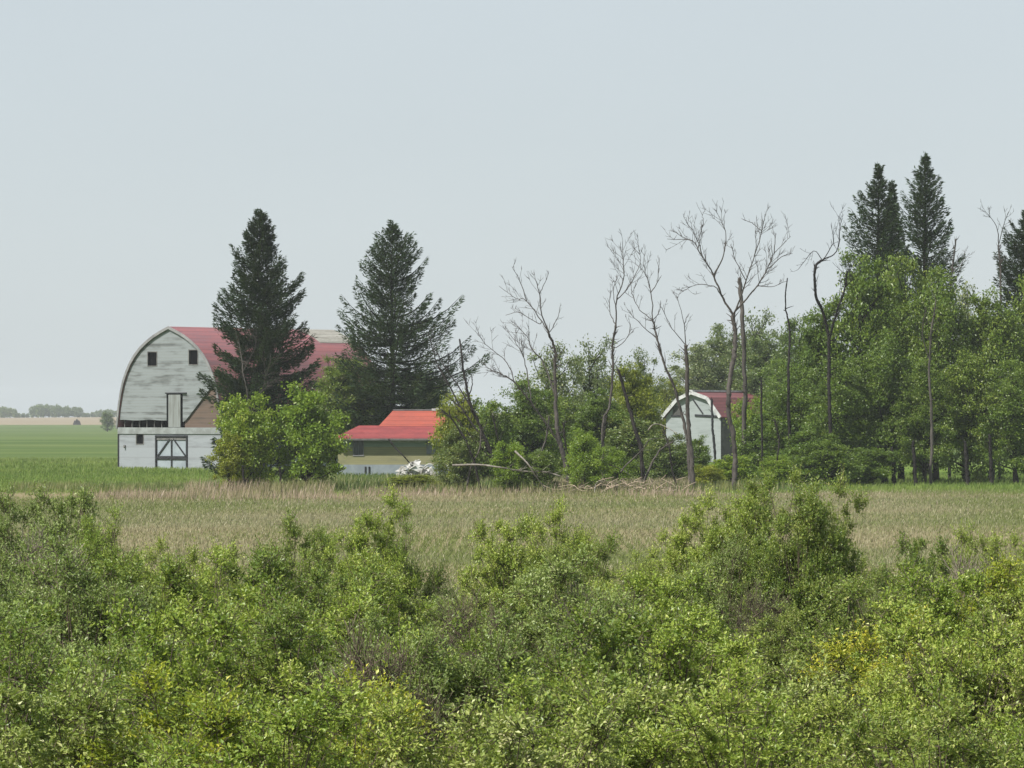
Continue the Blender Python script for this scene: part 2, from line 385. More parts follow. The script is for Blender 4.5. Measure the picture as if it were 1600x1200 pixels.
def plant(kind, name, cat, label, group, loc, rz, scl, leafm, barkm, pn):
    root = link(name, None, None, loc); root.rotation_euler = (0,0,rz); root.scale = scl
    tag(root, label, cat, group)
    for me, nm, mt in ((kind[0], pn[0], barkm), (kind[1], pn[1], leafm)):
        o = link(nm, me, root); s = o.material_slots[0]; s.link = 'OBJECT'; s.material = M[mt]
    return root
def tree(kind, px, topy, wpx, D, leafm, label, group, h0, w0, name='broadleaf_tree', cat='tree', bark='bark', dy=0):
    z = (655-topy)*D/F+EYE; w = wpx*D/F
    return plant(kind, name, cat, label, group, ((px-800)*D/F, D, 0), R.random()*6.28, (w/w0, w/w0, z/h0), M_OK(leafm), bark, ('trunk', 'crown'))
def M_OK(x): assert x in M; return x
G1 = 'bright young trees in front of the barn'
G2 = 'trees and bushes along the tree line'
G3 = 'trees behind the farmhouse and the shed'
G4 = 'tall leafy trees of the right-hand grove'
T = [
 # kind idx, px, top y, width px, D, leaf, label, group
 ('S0', 388, 616, 90, 258, 'tree_bright', 'bright green bushy tree in front of the barn side, left one of two', G1),
 ('S1', 480, 602, 112, 259, 'tree_bright', 'bright green broad bushy tree between the barn and the farmhouse', G1),
 ('S2', 358, 676, 58, 257, 'tree_yellow', 'low lime bush at the left foot of the bright bushy trees', G1),
 ('S0', 795, 690, 56, 257, 'tree_bright', 'small light green bush between the leaning and the sprawling dead trees', G2),
 ('S2', 842, 705, 60, 257, 'tree_mid', 'low green bush at the left foot of the sprawling dead tree', G2),
 ('S1', 965, 700, 50, 262, 'tree_bright', 'small light bush at the foot of the slender dead tree', G2),
 ('S0', 1104, 726, 52, 266, 'tree_yellow', 'knee-high yellow-green bush right of the thick pale trunk', G2),
 ('S2', 1214, 712, 60, 268, 'tree_bright', 'low light bush right of the thin straight dark trunk', G2),
 ('S1', 1300, 690, 90, 280, 'tree_mid', 'dense low bush at the foot of the crooked dead tree', G2),
 ('S0', 1352, 700, 90, 283, 'tree_mid', 'low bush under the left spruce of the pair', G2),
 ('S2', 640, 742, 90, 262, 'tree_yellow', 'low weedy bush in the grass in front of the scrap heap', G2),
 ('B1', 548, 560, 105, 352, 'tree_mid', 'rounded green tree rising behind the left end of the farmhouse roof', G3),
 ('B3', 524, 556, 84, 350, 'tree_mid', 'green tree covering the rear end of the barn roof', G3),
 ('B2', 590, 590, 110, 356, 'tree_dark', 'dark leafy tree directly behind the low red farmhouse roof', G3),
 ('B0', 664, 575, 100, 358, 'tree_dark', 'dark leafy tree behind the farmhouse ridge under the wide spruce', G3),
 ('S1', 718, 662, 70, 258, 'tree_dark', 'dense dark green bush reaching the ground right of the farmhouse', G2),
 ('S2', 716, 612, 74, 285, 'tree_yellow', 'thin olive bush touching the right end of the farmhouse roof', G2),
 ('S0', 762, 625, 84, 285, 'tree_mid', 'green bush behind the leaning dead tree', G2),
 ('B3', 822, 592, 112, 290, 'tree_mid', 'full green tree right of the leaning dead tree', G2),
 ('L0', 868, 520, 104, 305, 'tree_grey', 'thin grey-green tree showing sky through its crown, behind the sprawling dead tree', G2),
 ('L1', 925, 512, 90, 312, 'tree_grey', 'grey-green airy tree left of the slender dead tree', G2),
 ('B1', 876, 618, 96, 300, 'tree_mid', 'green tree filling the gap behind the sprawling dead tree', G2),
 ('S1', 914, 672, 62, 256, 'tree_bright', 'small lime green bush standing in front of the tree line', G2),
 ('B2', 938, 610, 96, 296, 'tree_mid', 'green tree behind the small lime bush', G2),
 ('B0', 986, 566, 100, 300, 'tree_yellow', 'yellow-green tree between the slender dead tree and the shed', G2),
 ('B3', 1040, 590, 80, 456, 'tree_yellow', 'olive tree behind the left corner of the shed', G2),
 ('S2', 985, 655, 110, 280, 'tree_dark', 'dark bush behind the arched fallen branches', G2),
 ('S0', 1042, 678, 84, 275, 'tree_dark', 'low dark green bush covering the left foot of the shed', G2),
 ('L0', 1000, 530, 66, 345, 'tree_grey', 'distant airy tree standing over the yellow-green tree', G3),
 ('S1', 1090, 682, 46, 290, 'tree_mid', 'narrow green bush in front of the shed wall', G2),
 ('B1', 1085, 536, 110, 480, 'tree_grey', 'hazy green tree behind the left half of the shed', G3),
 ('B2', 1130, 512, 106, 485, 'tree_dark', 'dark round-topped tree behind the shed ridge', G3),
 ('L1', 1182, 470, 100, 470, 'tree_grey', 'tall airy tree behind the thick broken trunk', G3),
 ('B0', 1196, 520, 120, 450, 'tree_dark', 'dark tree between the shed and the grove', G3),
 ('B3', 1252, 492, 120, 400, 'tree_dark', 'dark tree behind the left shoulder of the grove', G3),
 ('B1', 1222, 560, 90, 380, 'tree_mid', 'green tree behind the short bare snag', G3),
 ('S0', 1172, 622, 60, 330, 'tree_bright', 'bright green bush over the right end of the shed roof', G2),
 ('S2', 1142, 712, 80, 272, 'tree_bright', 'low bright bush below the shed doorway', G2),
 ('S1', 1200, 640, 84, 300, 'tree_mid', 'green bush right of the shed beside the thin dark trunk', G2),
 ('B2', 1240, 590, 110, 296, 'tree_mid', 'shorter leafy tree at the left end of the grove', G4),
 ('B0', 1282, 470, 104, 300, 'tree_mid', 'leafy tree behind the crooked dead tree', G4),
 ('B3', 1345, 392, 138, 300, 'tree_mid', 'tallest leafy tree of the grove under the twin spruces', G4),
 ('B1', 1408, 396, 120, 306, 'tree_mid', 'leafy tree at the foot of the tallest spruce', G4),
 ('B2', 1462, 424, 130, 298, 'tree_mid', 'full leafy tree right of the tallest spruce', G4),
 ('L0', 1508, 420, 100, 306, 'tree_grey', 'sparse tree with dead top in the middle of the grove', G4),
 ('B0', 1548, 448, 124, 300, 'tree_mid', 'leafy tree left of the cropped spruce', G4),
 ('B3', 1612, 432, 130, 304, 'tree_mid', 'leafy tree cut by the right edge of the picture', G4),
 ('B1', 1310, 560, 110, 289, 'tree_mid', 'lower leafy tree in front, below the crooked dead tree', G4),
 ('B2', 1382, 520, 110, 290, 'tree_mid', 'lower leafy tree in front of the tallest grove tree', G4),
 ('B3', 1444, 560, 96, 288, 'tree_mid', 'lower leafy tree in front, below and right of the tallest spruce', G4),
 ('B0', 1512, 545, 110, 290, 'tree_mid', 'lower tree in front of the sparse dead-topped one', G4),
 ('B1', 1588, 560, 110, 288, 'tree_mid', 'lower tree in front at the right edge', G4),
 ('S1', 1262, 668, 90, 282, 'tree_mid', 'low bush at the left front corner of the grove', G4),
 ('S2', 168, 643, 22, 1500, 'tree_dark', 'small dark bush alone in the far field just left of the barn', None),
]
KS = {'S': (SB, 6.15, 4.1), 'B': (BL, 12.9, 6.2), 'L': (LOOSE, 10.3, 4.8)}
for k, px, ty, w, D, lm, lab, g in T:
    lst, h0, w0 = KS[k[0]]
    tree(lst[int(k[1])], px, ty, w, D, lm, lab, g, h0, w0, name='bush' if 'bush ' in lab+' ' and 'tree' not in lab else 'broadleaf_tree',
         cat='bush' if 'bush ' in lab+' ' and 'tree' not in lab else 'tree')

# ---- spruces: left and right outlines (m from trunk at heights) measured for each tree
def spruce(px, topy, D, left, right, label, group, seed, mat, dens=1.0, gap=0.0, bare=0):
    global R
    R = np.random.default_rng(seed); s = D/F
    base = 655+EYE*F/D; H = (base-topy)*s
    def prof(tab):
        y = np.array([a for a, b in tab], float); w = np.array([b for a, b in tab], float)
        z = (base-y)*s; o = np.argsort(z); return z[o], w[o]*s
    lz, lw = prof([(topy, 2)]+left); rz, rw = prof([(topy, 2)]+right)
    tb = MB(); tb.tube([(0,0,0),(.05,0,H*.3),(-.04,.03,H*.7),(0,0,H*.985)], [.30*H/19,.22*H/19,.11*H/19,.02], 8)
    Ps, Ds, Ns, Ls = [], [], [], []
    zmin = min(lz[0], rz[0]); z = zmin
    while z < H*.985:
        t = z/H; nb = R.integers(7, 10) if t < .55 else R.integers(6, 8)
        a0 = R.random()*6.28
        for b in range(nb):
            a = a0+b*6.283/nb+R.normal()*.25; ca = math.cos(a)
            l = np.interp(z, lz, lw); r = np.interp(z, rz, rw); f = .5+.5*ca
            Lb = (l*(1-f)+r*f)*R.uniform(.62, 1.10)
            if R.random() < gap*(1-t): Lb *= R.uniform(.3, .7)
            Lb = max(Lb, .18); el = math.radians(-14+52*t**1.3+R.normal()*6)
            hd = np.array([ca, math.sin(a), 0]); zz = z+R.normal()*.12-Lb*math.sin(el)*.25
            tt = np.linspace(0, 1, 6)
            pl = np.array([0,0,zz])+hd*(tt*Lb*math.cos(el))[:,None]+np.array([0,0,1.])*(tt*Lb*math.sin(el)+(tt**3)*Lb*.30-(tt*(1-tt))*Lb*.16)[:,None]
            tb.tube(pl, np.linspace(.05*Lb/3+.012, .01, 6), 4)
            n = int((28+84*Lb)*dens)
            q = R.random(n)**.75*.97+.05
            c = np.stack([np.interp(q, tt, pl[:,k]) for k in range(3)], 1)
            side = np.array([-hd[1], hd[0], 0]); wq = (.12+.26*Lb*(1-q)**.8*np.minimum(q*3, 1))*R.uniform(-1, 1, n)
            c = c+side*wq[:,None]+hd*np.abs(wq)[:,None]*.5
            c[:,2] += R.normal(size=n)*.06-R.random(n)**1.5*.55*np.minimum(Lb/3, 1)
            sg = np.sign(wq)
            dd = unit(hd*.9+side*(sg*.55)[:,None]+np.array([0,0,.18+.35*t])+R.normal(size=(n,3))*.33)
            Ps.append(c); Ds.append(dd); Ns.append(unit(R.normal(size=(n,3))*.5+np.array([0,0,1]))); Ls.append(R.uniform(.20, .46, n)*(.75+.25*(1-t)))
        z += (.34+.42*(1-t))*R.uniform(.7, 1.3)
    # leader tuft
    n = 60; c = np.zeros((n,3)); c[:,2] = H-R.random(n)*1.0; c[:,:2] = R.normal(size=(n,2))*.05
    Ps.append(c); Ds.append(unit(R.normal(size=(n,3))*.4+np.array([0,0,.8]))); Ns.append(randdir(n)); Ls.append(R.uniform(.15,.35,n))
    P, d, nn, L = map(np.concatenate, (Ps, Ds, Ns, Ls))
    V, f = leaf_arrays(P, d, nn, L, L*R.uniform(.22, .42, len(L)), .2)
    root = link('spruce_tree', None, None, ((px-800)*s, D, 0)); tag(root, label, 'tree', group)
    tb.build('trunk', M['bark_dark'], root, True)
    link('crown', mesh('crown', V, [(f, 0)], [M[mat]]), root)
    return root
GS = 'tall dark spruces rising above the other trees'
spruce(406, 328, 325, [(345,10),(360,20),(400,44),(450,52),(480,62),(540,76),(600,92),(650,98),(700,102),(735,90)],
       [(345,12),(360,22),(395,30),(405,26),(416,47),(450,57),(480,74),(550,80),(600,98),(650,95),(700,70),(728,55)],
       'dense black-green spruce hiding the right half of the barn front', GS, 101, 'needles', 1.1, .15)
spruce(613, 347, 350, [(360,7),(378,22),(400,46),(430,50),(460,60),(480,48),(500,92),(545,108),(600,106),(650,90),(690,60)],
       [(360,7),(380,24),(400,44),(425,62),(450,50),(485,44),(500,110),(520,112),(560,128),(575,150),(620,125),(660,95),(690,60)],
       'wide-skirted spruce behind the farmhouse with a ragged right side', GS, 202, 'needles2', .75, .6)
spruce(1373, 258, 335, [(285,7),(300,20),(325,36),(350,48),(400,58),(450,60),(520,60)], [(285,6),(300,16),(350,34),(400,46),(520,55)],
       'left spruce of the pair above the right-hand grove', GS, 303, 'needles2', .62, .6)
spruce(1394, 284, 345, [(310,5),(350,14),(400,26),(520,40)], [(310,5),(350,14),(400,26),(520,40)],
       'slim short spruce squeezed between the two above the grove', GS, 404, 'needles', .8, .4)
spruce(1446, 240, 332, [(262,6),(290,24),(310,34),(350,46),(400,46),(520,56)], [(262,6),(290,22),(330,36),(360,44),(400,56),(430,62),(520,60)],
       'tallest spruce, right one of the pair above the grove', GS, 505, 'needles2', .65, .6)
spruce(1610, 322, 318, [(350,16),(380,40),(410,54),(440,58),(560,60)], [(350,16),(380,36),(440,60),(560,60)],
       'spruce cut off by the right edge of the picture', GS, 606, 'needles', 1.0, .2)

# ---- dead trees: main limbs follow the real ones, twigs grow from them
def grow(tb, P, r0, r1, depth, rng, tl=.3, dens=1.0, curl=.18):
    """a limb and, from it, twigs and twigs of twigs"""
    n = len(P); seg = np.linalg.norm(np.diff(P, axis=0), axis=1).sum()
    if r0 > .05:                            # knotty thick wood with broken stubs
        t_ = np.linspace(0, 1, n*3); P3 = np.stack([np.interp(t_, np.linspace(0, 1, n), P[:,k]) for k in range(3)], 1)
        P3[1:-1] += rng.normal(size=P3[1:-1].shape)*r0*.09
        tb.tube(P3, np.linspace(r0, r1, n*3)*rng.uniform(.86, 1.16, n*3), 7)
        for _ in range(int(seg*.9)):
            i = rng.integers(1, len(P3)-1); q = unit(rng.normal(size=3)*np.array([1,1,.3])+np.array([0,0,.5])); l = rng.uniform(.15, .6)
            tb.tube([P3[i], P3[i]+q*l*.6, P3[i]+q*l+rng.normal(size=3)*.05], [r0*.3, r0*.2, r0*.08], 4)
    else: tb.tube(P, np.linspace(r0, r1, n), 4)
    if depth <= 0: return
    k = int(seg*dens*(3.0 if depth > 1 else 3.4))
    for _ in range(k):
        t = rng.uniform(.30, 1); i = min(int(t*(n-1)), n-2); p = P[i]+(P[i+1]-P[i])*(t*(n-1)-i)
        d = unit(P[i+1]-P[i]); q = unit(np.cross(d, unit(rng.normal(size=3))))
        a = math.radians(rng.uniform(22, 60)); nd_ = d*math.cos(a)+q*math.sin(a); nd_[2] += .18
        L = min(seg*tl, 1.4 if depth > 1 else .8)*rng.uniform(.45, 1.1)
        m = 5; Q = [p]
        for j in range(m):
            nd_ = unit(nd_+rng.normal(size=3)*curl*.55+np.array([0,0,.05])); Q.append(Q[-1]+nd_*L/m)
        rr = min((r0+(r1-r0)*t)*.55, .035)
        grow(tb, np.array(Q), max(rr*.9, .012), .006, depth-1, rng, .38, dens, curl)
def dead(limbs, D, label, seed, mat='bark_grey', group='dead bare trees along the tree line', depth=2, dens=1.0, name='dead_tree', cat='dead tree', low=None):
    """limbs: list of (points px, start radius px, end radius px); the first is the trunk"""
    rng = np.random.default_rng(seed); s = D/F
    root = link(name, None, None, ((limbs[0][0][0][0]-800)*s, D, 0)); o = np.array([(limbs[0][0][0][0]-800)*s, D, 0])
    tr = MB(); br = MB(); seen = {}
    for i, (pts, a, b) in enumerate(limbs):
        dk = rng.uniform(-.45, .45); P = []; y0 = None
        for j, (x, y) in enumerate(pts):
            w = W(x, y, D)-o
            if j == 0 and (x, y) in seen: y0 = seen[(x, y)]
            if y0 is None: y0 = 0
            L0 = math.hypot(x-pts[0][0], y-pts[0][1])*s
            w[1] = y0+(L0*dk if i else L0*.05*math.sin(j+seed)); seen[(x, y)] = w[1]
            if i == 0 and j == 0 and (low is None): w[2] = -.1
            P.append(w)
        P = smoothline(P, 4); P[1:-1] += rng.normal(size=P[1:-1].shape)*.02
        if i == 0:
            grow(tr, P, a*s*.78, b*s*.72, 0, rng)
            h = len(P)//2
            if dens > 0: grow(br, P[h:], b*s*1.05, b*s*.9, max(depth-1, 0), rng, .35, dens)
        else: grow(br, P, a*s*.68, b*s*.8, depth, rng, .34, dens)
    tr.build('trunk', M[mat], root, True)
    if br.n: br.build('branches', M[mat], root, True)
    return tag(root, label, cat, group)
dead([([(797,770),(778,735),(760,690),(745,655),(732,620),(724,575),(718,530)], 5.5, 1.5),
      ([(760,690),(742,668),(722,640),(700,600),(680,560),(668,520)], 2.5, .7), ([(745,655),(720,610),(695,575),(676,540)], 2, .6),
      ([(778,735),(752,700),(728,672),(712,650)], 2.5, .8), ([(732,620),(738,600),(736,585)], 1.6, .7)], 258,
     'dark dead tree leaning left over the right end of the farmhouse', 1, 'bark', dens=.8)
dead([([(781,766),(776,735),(770,715),(758,695)], 4, 2)], 259, 'short dark stump-like stem beside the leaning dead tree', 2, 'bark_dark', dens=.4, cat='dead stem')
dead([([(893,770),(886,735),(877,700),(870,667),(868,620),(867,580),(867,547),(857,520)], 6, 2),
      ([(857,520),(847,493),(843,460),(838,440)], 1.8, .6), ([(843,460),(850,445),(857,427)], 1, .4),
      ([(857,520),(847,503),(823,470),(807,467),(780,447)], 1.6, .4), ([(823,470),(813,440),(800,417)], 1.2, .4),
      ([(847,503),(840,505),(810,488),(790,492)], 1.2, .4), ([(857,520),(864,512),(873,493),(875,480)], 1.1, .4),
      ([(877,700),(858,668),(830,630),(803,597),(780,583),(765,580)], 2.8, .6), ([(803,597),(793,567),(760,540),(747,520)], 1.3, .4),
      ([(830,630),(823,577),(817,553),(807,537),(790,510)], 1.6, .4), ([(868,620),(860,593),(847,563),(830,543),(823,523),(813,513)], 2.2, .5)],
     260, 'sprawling many-limbed dead tree left of the small lime bush', 3, dens=1.0)
dead([([(945,757),(942,713),(943,657),(953,633),(958,573),(957,540),(962,507)], 3.2, 1.8),
      ([(962,507),(963,470),(973,440),(973,400),(972,380)], 1.8, .5), ([(962,507),(953,490),(954,457)], 1.3, .5),
      ([(963,470),(970,462),(983,447),(1000,413),(1000,390)], 1.3, .4), ([(957,540),(963,543),(980,527),(985,507)], 1.2, .4),
      ([(963,480),(958,455),(966,430)], 1, .4)], 262, 'slender upright dead tree with brush-like top', 4, dens=1.1)
dead([([(1004,760),(1002,707),(990,663),(977,613),(966,578)], 5, 2.5)], 261, 'thick dark dead trunk leaning left behind the slender dead tree', 5, 'bark', dens=.5)
dead([([(1078,766),(1076,720),(1073,680),(1063,640),(1053,603),(1037,567),(1027,530),(1020,500)], 4, 1.6),
      ([(1020,500),(1017,457),(1010,430),(1005,410)], 1.4, .4), ([(1017,457),(1027,440),(1030,403)], 1.1, .4),
      ([(1020,500),(1000,483),(990,463),(986,440)], 1.2, .4), ([(1027,530),(997,503),(980,483)], 1.2, .4), ([(1020,500),(1030,487),(1032,470)], 1, .4)],
     263, 'dead tree leaning left in front of the left corner of the shed', 6, dens=1.0)
dead([([(1084,768),(1079,700),(1075,640),(1073,580),(1071,540)], 5.0, 3),
      ([(1071,540),(1068,507),(1057,463)], 1.3, .4), ([(1071,540),(1050,513),(1033,480)], 1.2, .4), ([(1068,507),(1076,490)], 1, .4)],
     260, 'thick pale dead trunk with few thin branches in front of the shed', 7, dens=.8)
dead([([(1149,768),(1148,725),(1147,688),(1138,638),(1140,596),(1147,557),(1149,527),(1146,492)], 5.5, 3.6),
      ([(1146,492),(1130,466),(1115,431),(1096,400),(1080,377),(1042,374)], 2.8, .4), ([(1096,400),(1090,377),(1069,343)], 1.6, .4),
      ([(1115,431),(1128,404),(1134,370),(1123,339)], 1.8, .4), ([(1130,466),(1115,448),(1088,446),(1065,456)], 1.4, .4), ([(1090,377),(1098,350),(1098,335)], 1.1, .4),
      ([(1146,492),(1161,473),(1184,446),(1199,420),(1209,397),(1234,370)], 2.4, .4), ([(1209,397),(1210,375),(1207,354)], 1.2, .4),
      ([(1199,420),(1220,402),(1237,397)], 1.1, .4), ([(1146,492),(1155,472),(1165,439),(1178,400),(1188,362),(1192,337)], 2.2, .4),
      ([(1188,362),(1172,350),(1157,343)], 1, .4), ([(1165,439),(1150,410),(1143,385)], 1.2, .4), ([(1184,446),(1205,448),(1228,440)], 1, .4)],
     259, 'tallest dead tree, its bare limbs forking wide above the shed', 8, dens=1.15)
dead([([(1160,752),(1163,640),(1163,580),(1160,504),(1156,435)], 5, 4.2)], 300, 'thick broken-off pole-like trunk behind the wide forked dead tree', 9, dens=0, name='broken_trunk', cat='snag')
dead([([(1236,752),(1232,640),(1232,584),(1234,540),(1234,512),(1228,473),(1230,435)], 3.5, 1.0)], 292, 'thin crooked bare snag between the forked dead tree and the grove', 10, 'bark_dark', dens=.5, depth=1, name='snag', cat='snag')
dead([([(1300,756),(1298,690),(1296,631),(1296,547),(1291,500),(1275,463),(1272,421),(1284,407)], 4.5, 2),
      ([(1284,407),(1307,393),(1312,360),(1310,337)], 1.5, .4), ([(1284,407),(1270,393),(1247,421)], 1.1, .4), ([(1284,407),(1300,380),(1296,352)], 1.1, .4),
      ([(1296,547),(1300,509),(1317,453),(1321,425)], 2.8, 1.4)], 283, 'crooked dead tree with a bent top at the left of the grove', 11, 'bark_dark', dens=1.0)
dead([([(1192,757),(1191,700),(1190,640),(1190,595)], 2.6, 1.6)], 270, 'thin straight dark trunk right of the shed', 12, 'bark_dark', dens=.5, depth=1)
dead([([(1455,752),(1456,650),(1452,560),(1462,470)], 3.5, 1.4), ([(1452,560),(1440,520),(1446,480)], 1.6, .6)], 284, 'bare trunk showing in the grove below the tallest spruce', 13, dens=.5)
dead([([(1484,752),(1482,600),(1485,453),(1492,374)], 3.5, 1.2), ([(1485,453),(1500,420),(1508,390)], 1.2, .4)], 312, 'dead top sticking out right of the tallest spruce', 14, dens=1)
dead([([(1562,752),(1560,600),(1562,440),(1559,383)], 3.5, 1.2), ([(1559,383),(1555,355),(1536,332)], 1.2, .4), ([(1559,383),(1566,350),(1573,332)], 1, .4)],
     312, 'bare forked treetop just left of the cropped spruce', 15, dens=1.1)
dead([([(399,770),(398,720),(392,650),(380,580),(372,530)], 2.2, .8), ([(392,650),(410,610),(425,565)], 1.2, .4), ([(380,580),(400,540),(396,520)], 1, .4)],
     300, 'thin bare sapling in front of the spruce beside the barn', 16, 'bark_grey', dens=1.0)
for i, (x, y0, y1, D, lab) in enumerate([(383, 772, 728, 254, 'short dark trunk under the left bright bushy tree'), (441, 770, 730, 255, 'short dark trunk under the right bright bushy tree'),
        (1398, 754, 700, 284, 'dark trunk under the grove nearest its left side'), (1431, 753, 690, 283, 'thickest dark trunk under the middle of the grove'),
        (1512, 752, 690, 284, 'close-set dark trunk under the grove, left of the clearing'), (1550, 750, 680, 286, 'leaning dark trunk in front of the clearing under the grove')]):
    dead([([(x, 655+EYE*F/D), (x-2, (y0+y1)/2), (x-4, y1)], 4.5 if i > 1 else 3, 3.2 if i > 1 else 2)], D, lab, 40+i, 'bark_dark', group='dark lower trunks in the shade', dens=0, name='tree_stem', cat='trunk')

TG = 'thin dead stems tangled low in the tree line'
for i, (pts, D, mt, lab) in enumerate([
  ([(752,764),(742,725),(728,690),(706,655),(690,640)], 257, 'bark', 'thin dark stem leaning left in front of the dark bush by the farmhouse'),
  ([(812,766),(796,728),(780,690),(770,650)], 257, 'bark', 'thin dark stem leaning left just right of the leaning dead tree'),
  ([(833,764),(838,725),(852,690),(858,650)], 258, 'bark_grey', 'thin grey stem leaning right before the full green tree'),
  ([(906,766),(898,730),(884,700),(880,660)], 258, 'bark', 'dark stem rising beside the foot of the sprawling dead tree'),
  ([(1000,764),(1016,730),(1030,705),(1052,690)], 257, 'bark_grey', 'grey stem leaning right toward the shed'),
  ([(1062,766),(1050,735),(1046,700),(1036,668)], 258, 'bark', 'dark stem just left of the thick pale trunk'),
  ([(926,764),(930,720),(942,690),(948,650)], 259, 'bark', 'dark stem behind the small lime bush'),
  ([(1218,762),(1212,728),(1218,690),(1210,655)], 268, 'bark', 'dark stem between the thin straight trunk and the grove'),
  ([(728,766),(736,730),(750,700),(752,668)], 257, 'bark_grey', 'grey stem crossing behind the fallen pale branch'),]):
    dead([(pts, 2.6, 1.2), (pts[2:], 1.3, .4)], D, lab, 80+i, mt, TG, 2, 1.2, cat='dead stem')
# ---- fallen branches and the brush pile
def fallen(pts, D, r, label, seed, mat='bark_pale', dens=.5):
    s = D/F; rng = np.random.default_rng(seed); o = W(pts[0][0], pts[0][1], D)*np.array([1,1,0])
    P = smoothline([W(x, y, D+.4*math.sin(i*2.1+seed))-o for i, (x, y) in enumerate(pts)], 4)
    tb = MB(); grow(tb, P, r*s, r*s*.35, 1, rng, .2, dens)
    ob = tb.build('fallen_branch', M[mat], None, True); ob.location = o
    tag(ob, label, 'branch', 'fallen and hanging branches in the tree line')
fallen([(707,727),(747,726),(780,730),(815,736),(850,737),(876,744)], 256, 1.7, 'long pale fallen branch lying level below the leaning dead tree', 1)
fallen([(805,705),(825,725),(840,748),(856,767)], 255, 1.5, 'pale slanting branch with its foot right of the leaning dead tree', 2)
fallen([(1013,672),(1020,664),(1030,663),(1044,669),(1059,678)], 257, 1.3, 'pale arched branch left of the shed', 3, dens=.1)
fallen([(970,738),(976,729),(994,712),(1006,700),(1015,687),(1037,684)], 256, 1.3, 'bent brown branch left of the thick pale trunk', 4, 'bark_grey')
fallen([(952,726),(968,732),(985,742)], 255, 1.1, 'short grey branch low in the grass beside the bent brown one', 5, 'bark_grey', .2)
fallen([(929,770),(931,757),(938,751),(946,760)], 252, 1.0, 'small pale hooked branch in the dry grass', 6, dens=.1)
fallen([(607,686),(618,700),(630,712),(641,724),(650,733)], 320, 1.5, 'black slanting limb leaning on the farmhouse wall', 7, 'bark_dark', .1)
tb = MB(); rng = np.random.default_rng(5)
for i in range(150):
    x = rng.uniform(885, 1068); D = rng.uniform(253, 262); p = W(x, 0, D); p[2] = rng.uniform(.05, .45); a = rng.uniform(0, 6.28); L = rng.uniform(.5, 1.8)
    q = p+np.array([math.cos(a)*L, math.sin(a)*L, rng.uniform(-.1, .6)]); m_ = (p+q)/2+rng.normal(size=3)*.12
    tb.tube(smoothline([p, m_, q], 3), np.linspace(.03, .012, 7), 4)
tag(tb.build('brush_pile', M['dead_reed'], None, True), 'low heap of bleached dead sticks along the foot of the tree line', 'brush pile')

# ---- far woods (several kilometres off, one mass each)
def wood(px0, px1, topys, D, label, seed, mat='tree_dark'):
    rng = np.random.default_rng(seed); s = D/F; Vs = []; Fs = []; o = 0; tb = MB()
    n = int((px1-px0)/2.6)
    for i in range(n):
        px = px0+(px1-px0)*(i+.5)/n+rng.normal()*1.2; ty = np.interp(px, [a for a, b in topys], [b for a, b in topys])+rng.uniform(-1, 3)
        g = float(terrain((px-800)*s, D)); h = max((655-ty)*s+EYE-g, 2.5); w = rng.uniform(.6, 1.0)*h*.8
        k = 420; c = rng.normal(size=(k,3)); c = unit(c)*(rng.random(k)**.4)[:,None]*np.array([w/2, w/2, h*.46])
        P = c+np.array([(px-800)*s, D+rng.uniform(-25, 25), g+h*.52])
        L = rng.uniform(.6, 1.6, k); V, f = leaf_arrays(P, unit(rng.normal(size=(k,3))), unit(rng.normal(size=(k,3))+[0,0,.8]), L, L*.7)
        Vs.append(V); Fs.append(f+o); o += len(V)
    V = np.concatenate(Vs)
    return tag(link('woodland', mesh('woodland', V, [(np.concatenate(Fs), 0)], [M[mat]])), label, kind='stuff')
wood(-25, 30, [(-25,640),(5,635),(16,636),(26,646),(30,652)], 3150, 'hazy blue wood on the horizon at the left edge', 1)
wood(34, 48, [(34,650),(48,646)], 3200, 'low hazy scrub between the two blue woods', 4)
wood(48, 126, [(48,634),(60,631),(76,632),(80,637),(92,632),(110,635),(122,637),(126,640)], 3150, 'hazy blue shelterbelt on the horizon left of the barn', 2)
wood(130, 190, [(130,648),(146,644),(158,643),(161,639),(170,641),(190,640)], 3300, 'faint low tree row on the far rise touching the barn', 3)

# far-field marker: tiny dark upright object of unclear kind
o_ = MB(); g_ = W(120, 668, 2100)
for k in range(3): o_.tube([(k*.9-.9, 0, 0), (k*.9-.9, .1, 2.4-abs(k-1)*.7)], [1.1, .5], 7)
ob = o_.build('field_object', M['bark_dark'], None); ob.location = (g_[0], 2100, float(terrain(g_[0], 2100)))
tag(ob, 'tiny dark object standing alone where the green field meets the stubble', 'stack')

# ------------------------------------------------------------------ barn
D0 = 377.0; al = math.radians(39.4)
HW = 5.93; LB = 20.5
prof = [(1.0,3.5),(.995,4.2),(.975,5.2),(.93,6.5),(.885,7.4),(.82,8.25),(.745,9.0),(.66,9.62),(.56,10.2),(.43,10.75),(.30,11.2),(.15,11.6),(0,11.95)]
prof = [(u*HW, h) for u, h in prof]
arch = [(-u, h) for u, h in prof]+[(u, h) for u, h in prof[::-1][1:]]
b0 = W(265, 733, D0)
barn = link('barn', None, None, (b0[0], D0, 0)); barn.rotation_euler = (0, 0, -al)
tag(barn, 'old white gothic-arched barn with a faded red roof and missing boards', 'barn')
def at_h(x): 
    return np.interp(abs(x), [p[0] for p in prof[::-1]], [p[1] for p in prof[::-1]])
def strip_wall(mb, x0, x1, z0, zt, y0, y1, hole=None):
    pass
